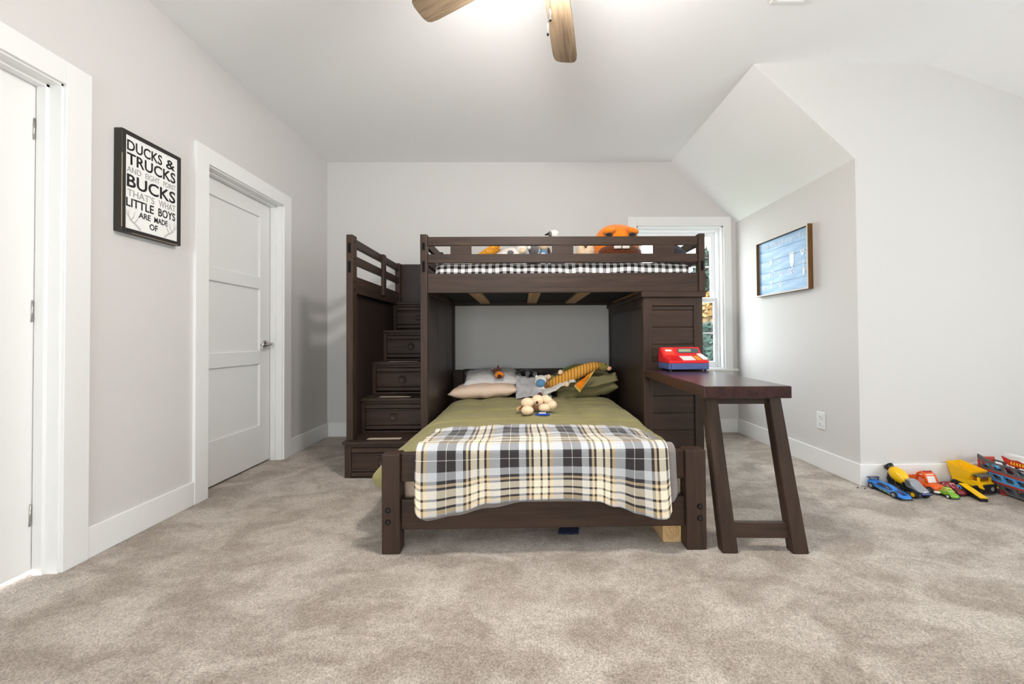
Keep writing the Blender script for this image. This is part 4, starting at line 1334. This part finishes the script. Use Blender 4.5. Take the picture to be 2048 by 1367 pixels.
for z0_, z1_ in zip(zs_, zs_[1:]):
    box('board', XB, XR - .001, a0 + t, a1 - t, z0_ + .0006, z1_ - .0006, BLUEB, pr, bev=.001)
PRINTW = plain('white_track_paint', srgb(226, 232, 238), .6)
BLOBN = [0]
def flat_blob(bm, y, z, ry, rz, rot=0, n=14):
    BLOBN[0] = (BLOBN[0] + 1) % 7
    dd = BLOBN[0] * .00025
    c = math.cos(rot); s = math.sin(rot)
    lo, hi = [], []
    for k in range(n):
        a = 2 * math.pi * k / n
        py, pz = ry * math.cos(a), rz * math.sin(a)
        q = (y + c * py - s * pz, z + s * py + c * pz)
        lo.append(bm.verts.new((XB - .0002, *q))); hi.append(bm.verts.new((XB - .0012 - dd, *q)))
    bm.faces.new(lo); bm.faces.new(hi[::-1])
    for k in range(n):
        bm.faces.new((lo[k], lo[(k + 1) % n], hi[(k + 1) % n], hi[k]))
def track(kind, u, v, s=1.0):
    """u from the left end of the picture as seen, v from its top"""
    y, z = a1 - t - u * (a1 - a0 - 2 * t), b1 - t - v * (b1 - b0 - 2 * t)
    bm = bmesh.new()
    if kind == 'paw':
        flat_blob(bm, y, z, .016 * s, .014 * s)
        for k, dy in enumerate((-.020, -.008, .008, .020)):
            flat_blob(bm, y + dy * s, z + (.018 if k in (0, 3) else .027) * s, .0055 * s, .009 * s, .2 * (k - 1.5))
    elif kind == 'hoof':
        for dy in (-.010, .010):
            flat_blob(bm, y + dy * s, z, .0075 * s, .030 * s, dy * 6)
    elif kind == 'bird':
        for r_ in (-.6, 0, .6):
            flat_blob(bm, y + math.sin(r_) * .014 * s, z + math.cos(r_) * .016 * s - .01, .003 * s, .022 * s, -r_)
    elif kind == 'bear':
        flat_blob(bm, y, z - .014 * s, .022 * s, .046 * s)
        flat_blob(bm, y, z + .012 * s, .026 * s, .022 * s)
        for k in range(5):
            flat_blob(bm, y + (k - 2) * .0115 * s, z + (.044 - .004 * abs(k - 2)) * s, .0052 * s, .007 * s)
    elif kind == 'small':
        for dy, dz in ((-.012, 0), (.012, .012), (-.004, .022), (.008, -.014)):
            flat_blob(bm, y + dy * s, z + dz * s, .007 * s, .010 * s, dz * 20)
    fin('track', bm, PRINTW, pr)
for q in (('small', .10, .44), ('hoof', .28, .42), ('bird', .45, .44), ('bear', .69, .45, 1.15), ('paw', .88, .42, 1.0), ('paw', .10, .68, .9), ('small', .24, .66), ('small', .32, .62), ('paw', .47, .69, .9), ('small', .64, .68), ('small', .70, .67), ('bear', .90, .70, .6), ('paw', .11, .88, .9), ('small', .28, .84), ('paw', .46, .88, .9), ('small', .90, .58, .8)):
    track(*q)
bm = bmesh.new()
yy = a1 - t - .02
random.seed(3)
while yy > a0 + t + .02:                         # worn title line, strokes too rubbed to read
    w_ = random.choice((.0022, .0022, .005))
    h_ = random.choice((.044, .044, .028, .020))
    zc = b1 - t - .050 + random.choice((0, 0, .008, -.008))
    add_box(bm, XB - .0012, XB - .0002, yy - w_, yy, zc - h_ / 2, zc + h_ / 2)
    yy -= w_ + random.choice((.006, .008, .013))
fin('title_print', bm, PRINTW, pr)

# ================================================================== SMALL THINGS UNDER THE BED
wb = thing('wood_block', 'raw pine timber offcut under the right corner of the lower bed', 'wood block', (.70, 1.97, 0))
box('timber', .657, .745, 1.872, 2.075, 0, .098, PINE_E, wb, bev=.004)
wbg = bpy.data.objects['timber']
for k, (rx, rz_) in enumerate(((.012, .016), (.024, .028), (.034, .038))):
    bm = bmesh.new()
    n = 26
    A, B = [], []
    for j in range(n):
        a = 2 * math.pi * j / n
        A.append(bm.verts.new((.698 + rx * math.cos(a), 1.8716, .056 + rz_ * math.sin(a))))
        B.append(bm.verts.new((.698 + (rx - .0022) * math.cos(a), 1.8716, .056 + (rz_ - .0022) * math.sin(a))))
    for j in range(n):
        bm.faces.new((A[j], A[(j + 1) % n], B[(j + 1) % n], B[j]))
    g = bmesh.ops.extrude_face_region(bm, geom=list(bm.faces))
    bmesh.ops.translate(bm, verts=[e for e in g['geom'] if isinstance(e, bmesh.types.BMVert)], vec=(0, .0006, 0))
    fin('growth_ring', bm, plain('growth_ring_brown', srgb(170, 122, 70), .7) if k == 0 else bpy.data.materials['growth_ring_brown'], wb)
wp = box('door_wedge', .746, .768, 1.845, 1.880, 0, .016, WHITE, None, bev=.004)
tag(wp, 'tiny white plastic wedge on the carpet against the right bed foot', 'wedge')
nv_ = sheet('navy_cloth', lambda u, v: Vector((.17 + .10 * u + .02 * v, 1.955 + .09 * v, .006 + .014 * abs(nz(u * 4, v * 4, 3)) + .012 * v)), 10, 8, plain('navy_cloth', srgb(24, 32, 60), .9), thick=.006)
tag(nv_, 'small crumpled navy cloth on the carpet under the lower bed', 'cloth')
for k, (x, y) in enumerate(((2.120, 2.500), (2.150, 2.482))):
    q = ball('pebble', (x, y, .003), (.006, .004, .003), BLACK, None, u=8, v=6)
    tag(q, ('tiny black crumb on the carpet a little away from the wall corner', 'tiny black crumb on the carpet right at the wall corner')[k], 'crumb', 'black crumbs by the corner')

# ================================================================== TOY VEHICLES (nose towards -y, built at the origin)
RUB = plain('black_tyre', (.014, .014, .015), .7)
CHROME = plain('silver_plastic', (.55, .55, .56), .3, metal=.6)
CARBLUE = plain('car_blue', srgb(40, 120, 206), .22)
CARBLUED = plain('car_dark_blue', srgb(16, 36, 92), .2)
YEL = plain('yellow_plastic', srgb(246, 194, 14), .32)
ORG = plain('orange_plastic', srgb(226, 92, 22), .3)
GRN = plain('green_plastic', srgb(116, 170, 40), .25)
MAR = plain('maroon_plastic', srgb(128, 18, 44), .25)
TOYGREY = plain('grey_plastic', srgb(92, 92, 96), .4)
TOYRED = plain('rust_red_plastic', srgb(178, 58, 44), .4)
SKYB = plain('sky_blue_plastic', srgb(78, 156, 214), .35)
LIME = plain('lime_decal', srgb(186, 204, 96), .4)
SILV = plain('silver_grey_plastic', srgb(158, 162, 170), .28, metal=.35)
WINDOW = plain('dark_toy_window', srgb(14, 26, 60), .12)

def wheel(parent, x, y, r, w, hub=CHROME, z=None):
    z = r if z is None else z
    o = lathe('wheel', [(r * .55, -w / 2), (r * .92, -w / 2), (r, -w / 2 + w * .2), (r, w / 2 - w * .2), (r * .92, w / 2), (r * .55, w / 2)], RUB, parent, n=20, axis=0, c=(x, y, z))
    s = -1 if x < 0 else 1
    lathe('hub', [(r * .56, -w * .04), (r * .56, w * .04), (r * .2, w * .08)] if s > 0 else [(r * .2, -w * .08), (r * .56, -w * .04), (r * .56, w * .04)], hub, o, n=16, axis=0, c=(x + s * w / 2, y, z))
    return o

def loft(name, st_, mat, parent, sub=2):
    """st_: (y, half width bottom, half width shoulder, half width top, z bottom, z shoulder, z top)"""
    bm = bmesh.new()
    rings = []
    for y, wb_, ws, wt, z0_, zs2, zt in st_:
        rings.append([bm.verts.new(p) for p in ((-wb_, y, z0_), (-ws, y, zs2), (-wt, y, zt), (wt, y, zt), (ws, y, zs2), (wb_, y, z0_))])
    for A, B in zip(rings, rings[1:]):
        for j in range(6):
            bm.faces.new((A[j], A[(j + 1) % 6], B[(j + 1) % 6], B[j]))
    bm.faces.new(rings[0][::-1]); bm.faces.new(rings[-1])
    o = fin(name, bm, mat, parent, smooth=True)
    if sub:
        m = o.modifiers.new('round', 'SUBSURF'); m.levels = m.render_levels = sub
    return o

def arch_car(label, name, col, L, W, Ht, loc, rz=0, wheel_r=.016, hub=CHROME, roof=None, win=WINDOW, decals=True, cabin=(.0, .30), under=BLACK):
    c = thing(name, label, 'toy car')
    h = L / 2
    loft('body', [(-h, W * .36, W * .40, W * .30, Ht * .12, Ht * .24, Ht * .34), (-h * .8, W * .46, W * .49, W * .38, Ht * .10, Ht * .34, Ht * .48), (-h * .25, W * .48, W * .50, W * .42, Ht * .10, Ht * .42, Ht * .58), (h * .25, W * .48, W * .50, W * .42, Ht * .10, Ht * .46, Ht * .62), (h * .75, W * .48, W * .50, W * .42, Ht * .10, Ht * .52, Ht * .68), (h, W * .42, W * .46, W * .38, Ht * .18, Ht * .45, Ht * .62)], col, c)
    ca, cb = cabin
    loft('cabin', [(-h * .45, W * .36, W * .34, W * .28, Ht * .45, Ht * .55, Ht * .60), (-h * .05, W * .40, W * .38, W * .30, Ht * .45, Ht * .75, Ht * .95), (h * .35, W * .40, W * .38, W * .30, Ht * .45, Ht * .78, Ht * .98), (h * .72, W * .36, W * .33, W * .26, Ht * .5, Ht * .62, Ht * .70)], roof or col, c)
    for s in (-1, 1):
        bm = bmesh.new()
        hexa(bm, [(s * W * .385, -h * .22, Ht * .60), (s * W * .395, h * .42, Ht * .62), (s * W * .36, h * .42, Ht * .62), (s * W * .35, -h * .22, Ht * .60)], [(s * W * .345, -h * .02, Ht * .80), (s * W * .345, h * .30, Ht * .84), (s * W * .30, h * .30, Ht * .84), (s * W * .30, -h * .02, Ht * .80)])
        fin('side_window', bm, win, c)
    bm = bmesh.new()
    hexa(bm, [(-W * .28, -h * .40, Ht * .60), (W * .28, -h * .40, Ht * .60), (W * .26, -h * .30, Ht * .56), (-W * .26, -h * .30, Ht * .56)], [(-W * .24, -h * .06, Ht * .90), (W * .24, -h * .06, Ht * .90), (W * .23, h * .02, Ht * .84), (-W * .23, h * .02, Ht * .84)])
    fin('windscreen', bm, win, c)
    boxes('chassis', [(-W * .44, W * .44, -h * .92, h * .92, Ht * .06, Ht * .16)], under, c, bev=.002)
    for x in (-W * .44, W * .44):
        for y in (-h * .58, h * .62):
            wheel(c, x, y, wheel_r, W * .15, hub)
    c.location = loc; c.rotation_euler = (0, 0, R(rz))
    return c

# long blue sports car
c = thing('toy_sports_car', 'long blue plastic sports car with lime streaks by the corner', 'toy car')
L, W = .240, .086
loft('body', [(-.120, .026, .030, .020, .008, .014, .018), (-.098, .038, .041, .030, .007, .020, .026), (-.065, .042, .043, .034, .007, .030, .036), (-.02, .041, .040, .032, .007, .028, .040), (.04, .041, .040, .034, .007, .032, .044), (.085, .042, .043, .036, .007, .040, .050), (.112, .038, .040, .034, .012, .036, .050), (.120, .032, .034, .030, .018, .034, .046)], CARBLUE, c)
loft('canopy', [(-.052, .014, .012, .008, .032, .036, .038), (-.015, .024, .022, .015, .034, .048, .055), (.035, .024, .022, .015, .036, .050, .058), (.085, .014, .012, .008, .044, .050, .053)], CARBLUE, c)
for s in (-1, 1):
    bm = bmesh.new()
    hexa(bm, [(s * .0375, -.042, .0365), (s * .0385, .050, .0415), (s * .018, .050, .0415), (s * .018, -.042, .0365)], [(s * .022, -.010, .0500), (s * .022, .040, .0525), (s * .012, .040, .0525), (s * .012, -.010, .0500)])
    fin('side_window', bm, WINDOW, c)
    for k in range(3):
        bm = bmesh.new()
        y0_ = -.03 + k * .028
        hexa(bm, [(s * .0413, y0_ - .018, .012 + k * .002), (s * .0413, y0_ - .012, .012 + k * .002), (s * .036, y0_ - .012, .012), (s * .036, y0_ - .018, .012)], [(s * .0418, y0_ + .020, .026 + k * .002), (s * .0418, y0_ + .024, .026 + k * .002), (s * .036, y0_ + .024, .026), (s * .036, y0_ + .020, .026)])
        fin('lime_streak', bm, LIME, c)
    for y in (-.072, .080):
        wheel(c, s * .038, y, .0195, .014, SILV)
    tube('spoiler_post', [(s * .026, .100, .045), (s * .026, .108, .060)], .003, CARBLUED, c, n=6)
bm = bmesh.new()
hexa(bm, [(-.012, -.100, .0262), (.012, -.100, .0262), (.016, -.055, .0372), (-.016, -.055, .0372)], [(-.012, -.100, .0275), (.012, -.100, .0275), (.016, -.055, .0385), (-.016, -.055, .0385)])
fin('bonnet_panel', bm, CARBLUED, c)
box('spoiler', -.036, .036, .100, .120, .060, .064, CARBLUED, c, bev=.0015)
boxes('chassis', [(-.037, .037, -.115, .112, .004, .010)], BLACK, c, bev=.002)
c.location = (2.237, 2.408, 0)

# concrete mixer
c = thing('toy_concrete_mixer', 'toy mixer truck with yellow drum and silver cab behind the blue car', 'toy truck')
boxes('chassis', [(-.034, .034, -.085, .100, .026, .040)], BLACK, c, bev=.003)
loft('cab', [(-.105, .026, .029, .022, .036, .044, .050), (-.080, .034, .036, .028, .034, .052, .062), (-.058, .034, .036, .030, .034, .062, .072), (-.040, .034, .035, .028, .034, .075, .100), (-.015, .034, .035, .028, .034, .078, .104), (-.004, .033, .034, .026, .034, .074, .098)], SILV, c, sub=1)
for s in (-1, 1):
    bm = bmesh.new()
    hexa(bm, [(s * .0362, -.048, .064), (s * .0362, -.012, .064), (s * .028, -.012, .064), (s * .028, -.048, .064)], [(s * .0325, -.036, .090), (s * .0325, -.012, .092), (s * .026, -.012, .092), (s * .026, -.036, .090)])
    fin('side_window', bm, TOYGREY, c)
box('bumper', -.034, .034, -.110, -.098, .030, .042, CARBLUED, c, bev=.003)
bm = bmesh.new()
for r_, t_ in ():
    pass
dax = Vector((0, .78, .45)).normalized()
prof_ = [(.014, -.052), (.024, -.045), (.038, -.015), (.042, .012), (.036, .040), (.022, .060), (.016, .066)]
pts = [Vector((0, .050, .088)) + dax * h for r_, h in prof_]
tube('drum', pts, [r_ for r_, h in prof_], YEL, c, n=22)
tube('drum_mouth', [Vector((0, .050, .088)) + dax * .060, Vector((0, .050, .088)) + dax * .084], [.020, .028], BLACK, c, n=18)
for bb in ((-.030, -.022, .060, .104, .040, .096), (.022, .030, .060, .104, .040, .096), (-.026, .026, .006, .016, .040, .070)):
    box('drum_support', *bb, BLACK, c, bev=.003)
tube('chute', [(0, .108, .085), (0, .122, .060), (0, .126, .045)], [.012, .010, .009], BLACK, c, n=8)
for s in (-1, 1):
    for y in (-.066, .034, .078):
        wheel(c, s * .034, y, .0215, .022, YEL)
c.location = (2.345, 2.398, 0); c.rotation_euler = (0, 0, R(3))

# orange pickup
c = thing('toy_pickup', 'chunky orange toy pickup truck against the baseboard', 'toy truck')
loft('body', [(-.080, .030, .038, .030, .020, .034, .046), (-.066, .042, .046, .036, .018, .040, .056), (-.02, .044, .046, .038, .018, .046, .060), (.03, .044, .046, .040, .018, .046, .062), (.078, .040, .042, .038, .022, .046, .064)], ORG, c)
loft('bumper', [(-.088, .034, .040, .032, .012, .018, .024), (-.074, .044, .047, .040, .010, .020, .028), (-.058, .042, .045, .040, .012, .020, .026)], WHITE, c)
for s in (-1, 1):
    tube('cab_pillar', [(s * .034, -.028, .056), (s * .032, -.014, .098), (s * .030, .012, .112), (s * .032, .030, .096), (s * .034, .034, .058)], [.006, .007, .008, .007, .006], ORG, c, n=8)
    for y in (-.050, .050):
        wheel(c, s * .040, y, .021, .020, TOYGREY)
prism('cab_roof', [(-.020, .092), (-.006, .112), (.016, .116), (.032, .100), (.026, .094), (.012, .106), (-.004, .102)], 0, -.032, .032, ORG, c, bev=.003)
prism('windscreen', [(-.030, .058), (-.024, .058), (-.008, .104), (-.013, .104)], 0, -.030, .030, plain('pale_windscreen', srgb(206, 196, 192), .2), c, bev=.001)
boxes('bed_wall', [(-.040, -.034, .036, .080, .056, .072), (.034, .040, .036, .080, .056, .072), (-.04, .04, .076, .082, .056, .072)], ORG, c, bev=.003)
tube('roof_light_bar', [(-.026, .0, .116), (.026, .0, .116)], .006, TOYRED, c, n=10)
c.location = (2.515, 2.448, 0); c.rotation_euler = (0, 0, R(4))

arch_car('small bright green toy car in front of the orange pickup', 'toy_car', GRN, .094, .058, .060, (2.532, 2.343, 0), -4, .013, WHITE, roof=GRN, win=plain('orange_toy_window', srgb(226, 168, 116), .3))
arch_car('maroon toy racing car between the green car and the yellow dump truck', 'toy_car', MAR, .150, .062, .064, (2.622, 2.412, 0), 2, .018, plain('tan_hub', srgb(212, 168, 122), .4), roof=MAR, win=plain('pink_toy_window', srgb(206, 150, 156), .3))
arch_car('little sky blue toy car beside the maroon racer', 'toy_car', SKYB, .088, .046, .048, (2.684, 2.405, 0), -3, .013, CHROME, roof=SKYB)
arch_car('black and white checked toy car at the back behind the green car', 'toy_car', plain('checked_car_paint', srgb(210, 208, 204), .3, vary=.8, vscale=90), .080, .046, .060, (2.588, 2.492, 0), 14, .014, CHROME)
yb_ = thing('toy_ramp', 'yellow plastic ramp strip lying on the carpet before the dump truck', 'toy')
prism('strip', [(-.075, .020), (.075, .052), (.075, .058), (-.075, .026)], 0, -.020, .020, YEL, yb_, bev=.002)
prism('strip_edge', [(-.074, .002), (.074, .002), (.074, .052), (-.074, .020)], 0, -.016, .019, BLACK, yb_, bev=.002)
yb_.location = (2.672, 2.335, 0); yb_.rotation_euler = (0, 0, R(-14))

# dump truck
c = thing('toy_dump_truck', 'big yellow toy dump truck with a black grille by the car carrier', 'toy truck')
bm = bmesh.new()
for s in (1,):
    ob_ = [(-.050, -.012, .070), (.050, -.012, .070), (.044, .082, .060), (-.044, .082, .060)]
    ot_ = [(-.062, -.040, .128), (.062, -.040, .128), (.060, .098, .158), (-.060, .098, .158)]
    ib_ = [(-.042, -.006, .078), (.042, -.006, .078), (.038, .074, .070), (-.038, .074, .070)]
    it_ = [(-.054, -.032, .1285), (.054, -.032, .1285), (.053, .090, .1575), (-.053, .090, .1575)]
    V = lambda l: [bm.verts.new(p) for p in l]
    OB, OT, IB, IT = V(ob_), V(ot_), V(ib_), V(it_)
    bm.faces.new(OB[::-1]); bm.faces.new(IB)
    for i in range(4):
        j = (i + 1) % 4
        bm.faces.new((OB[i], OB[j], OT[j], OT[i])); bm.faces.new((IB[j], IB[i], IT[i], IT[j])); bm.faces.new((OT[i], OT[j], IT[j], IT[i]))
bmesh.ops.recalc_face_normals(bm, faces=bm.faces)
bmesh.ops.bevel(bm, geom=list(bm.edges), offset=.003, segments=2, affect='EDGES')
fin('dump_bed', bm, YEL, c)
prism('body', [(-.080, .034), (-.080, .062), (-.060, .074), (-.012, .076), (.080, .060), (.080, .048), (.0, .040)], 0, -.048, .048, YEL, c, bev=.004)
boxes('cab', [(-.046, -.036, -.062, -.050, .070, .104), (.036, .046, -.062, -.050, .070, .104), (-.046, -.036, -.024, -.012, .070, .108), (.036, .046, -.024, -.012, .070, .108), (-.046, .046, -.024, -.014, .070, .090)], YEL, c, bev=.002)
box('cab_interior', -.034, .034, -.050, -.026, .072, .098, plain('brown_toy_interior', srgb(150, 92, 30), .4), c, bev=.002)
prism('cab_roof', [(-.074, .104), (-.010, .110), (-.010, .116), (-.074, .110)], 0, -.050, .050, TOYGREY, c, bev=.002)
box('grille', -.046, .046, -.088, -.078, .012, .066, BLACK, c, bev=.004)
for s in (-1, 1):
    prism('mudguard', [(-.092, .040), (-.078, .056), (-.060, .056), (-.066, .040)], 0, s * .052 - .006, s * .052 + .006, YEL, c, bev=.003)
    for y in (-.056, .052):
        wheel(c, s * .046, y, .026, .024, BLACK)
lathe('badge', [(.012, 0), (.012, -.002), (.008, -.003)], CHROME, c, axis=1, c=(.010, -.088, .038), n=16)
c.location = (2.792, 2.440, 0); c.rotation_euler = (0, 0, R(8))

# car carrier with three decks of openings; its near side faces the desk
cc = thing('toy_car_carrier', 'grey blue and red three deck toy car carrier at the right edge of the photo', 'toy carrier')
def deck(z0_, z1_, mat, dep, first):
    """a side wall with slanted openings, built from posts and two rails"""
    for xs in (0, dep):
        w = boxes('deck_side', [(xs - .004, xs + .004, 0, .52, z0_, z0_ + .010), (xs - .004, xs + .004, 0, .52, z1_ - .010, z1_)], mat, cc, bev=.001)
        for k in range(9):
            y = .008 + k * .062
            bm = bmesh.new()
            lean = .020
            hexa(bm, [(xs - .004, y, z0_ + .009), (xs + .004, y, z0_ + .009), (xs + .004, y + .022, z0_ + .009), (xs - .004, y + .022, z0_ + .009)], [(xs - .004, y + lean, z1_ - .009), (xs + .004, y + lean, z1_ - .009), (xs + .004, y + lean + .014, z1_ - .009), (xs - .004, y + lean + .014, z1_ - .009)])
            fin('slanted_post', bm, mat, w)
    box('deck_floor', -.003, dep + .003, .002, .518, z0_ + .001, z0_ + .006, plain('deck_dark', (.02, .025, .05), .5) if 'deck_dark' not in bpy.data.materials else bpy.data.materials['deck_dark'], cc, bev=0)
deck(.012, .062, TOYGREY, .085, 0)
deck(.072, .120, SKYB, .085, 1)
deck(.130, .180, TOYGREY, .085, 2)
for z0_ in (.062, .120):
    box('red_rail', -.009, .094, -.006, .526, z0_, z0_ + .010, TOYRED, cc, bev=.002)
box('tail_panel', -.006, .090, .520, .534, .010, .196, TOYRED, cc, bev=.004)
prism('tail_fin', [(.44, .178), (.535, .178), (.535, .212), (.515, .205)], 0, -.006, .002, TOYGREY, cc, bev=.001)
for y in (.10, .17, .40):
    for x in (.004, .080):
        lathe('wheel', [(.010, -.008), (.017, -.008), (.017, .008), (.010, .008)], TOYRED, cc, n=16, axis=0, c=(x, y, .017))
cc.location = (2.868, 1.955, 0); cc.rotation_euler = (0, 0, R(-2))
LZ = .1805
bx_ = thing('toy_flame_sign', 'red and white toy piece with yellow flame lettering on top of the carrier', 'toy')
prism('red_flame', [(2.190, LZ), (2.345, LZ), (2.372, LZ + .020), (2.385, LZ + .048), (2.34, LZ + .034), (2.31, LZ + .040), (2.25, LZ + .022), (2.20, LZ + .020)], 0, 2.905, 2.917, plain('flame_red', srgb(196, 40, 28), .3), bx_, bev=.002)
prism('white_wing', [(2.190, LZ + .030), (2.25, LZ + .034), (2.31, LZ + .052), (2.345, LZ + .048), (2.388, LZ + .058), (2.36, LZ + .066), (2.28, LZ + .066), (2.19, LZ + .058)], 0, 2.910, 2.945, WHITE, bx_, bev=.003)
bm = bmesh.new()
random.seed(5)
for k in range(7):
    y = 2.335 - k * .014
    add_prism(bm, [(y, LZ + .012), (y - .009, LZ + .010), (y - .005, LZ + .020), (y - .010, LZ + .028), (y - .002, LZ + .027), (y + .001, LZ + .019)], 0, 2.9025, 2.9052)
fin('yellow_lettering', bm, YEL, bx_)
arch_car('tiny light blue toy car riding on the top deck of the carrier', 'toy_car', SKYB, .070, .040, .040, (2.906, 2.425, .1365), 0, .010, BLACK)
arch_car('tiny dark red toy car riding behind the light blue one on the carrier', 'toy_car', MAR, .060, .038, .040, (2.914, 2.350, .1365), 0, .010, BLACK)

# ================================================================== OUTSIDE THE WINDOW
def leaf_tree(name, label, loc, hgt, rad, c1, c2, trunk=True, n=2600, seed=0, lean=0):
    random.seed(seed)
    tr = thing(name, label, 'tree', loc, 'trees outside the window')
    X, Y, Z = loc
    m, nt, p = newmat(name + '_leaves')
    oi = N(nt, 'ShaderNodeNewGeometry')
    r = N(nt, 'ShaderNodeValToRGB')
    r.color_ramp.elements[0].color = srgb(*c1); r.color_ramp.elements[1].color = srgb(*c2)
    nt.links.new(oi.outputs['Random Per Island'], r.inputs[0]); nt.links.new(r.outputs[0], p.inputs['Base Color'])
    p.inputs['Roughness'].default_value = .7
    vs_, fs = [], []
    for i in range(n):
        t = random.random() ** .8
        rr = rad * (1 - t * .75) * math.sqrt(random.random())
        a = random.random() * 6.283
        q = Vector((X + rr * math.cos(a), Y + rr * math.sin(a), Z + hgt * (.22 + .78 * t)))
        s = random.uniform(.08, .19)
        u = Vector((random.gauss(0, 1), random.gauss(0, 1), random.gauss(0, .5))).normalized()
        w = u.cross(Vector((random.gauss(0, 1), random.gauss(0, 1), random.gauss(0, 1)))).normalized()
        b = len(vs_)
        vs_ += [q - u * s, q + w * s * .45, q + u * s, q - w * s * .45]
        fs.append((b, b + 1, b + 2, b + 3))
    me = bpy.data.meshes.new('foliage')
    me.from_pydata([v - Vector(loc) for v in vs_], [], fs)
    me.materials.append(m)
    o = bpy.data.objects.new('foliage', me)
    COL.objects.link(o); o.location = loc
    attach(o, tr); o['kind'] = 'stuff'
    tube('trunk', [(X, Y, Z), (X + .05, Y, Z + hgt * .5), (X, Y, Z + hgt * .92)], [.14, .09, .03], plain('bark', srgb(84, 68, 54), .9) if 'bark' not in bpy.data.materials else bpy.data.materials['bark'], tr, n=8)
leaf_tree('evergreen_tree', 'dark green tree seen through the upper window glass', (4.60, 9.3, -3.2), 6.15, 1.7, (12, 24, 18), (44, 66, 54), seed=1, n=8000)
leaf_tree('evergreen_tree', 'bluish green tree standing behind the other trees outside', (3.4, 10.6, -3.2), 6.0, 1.9, (16, 32, 28), (52, 76, 70), seed=2, n=7000)
leaf_tree('autumn_tree', 'yellow leaved tree showing in the lower window glass', (3.62, 7.6, -3.2), 4.95, 1.1, (104, 76, 30), (160, 126, 74), seed=3, n=5000)
leaf_tree('evergreen_tree', 'low green shrub tree nearest the lower window glass', (3.10, 6.7, -3.2), 4.35, 1.3, (18, 38, 30), (58, 86, 74), seed=4, n=8000)
box('ground_outside', -10, 16, YB + 1.2, 30, -3.3, -3.2, plain('lawn', srgb(96, 110, 70), .95), bev=0, kind='structure')
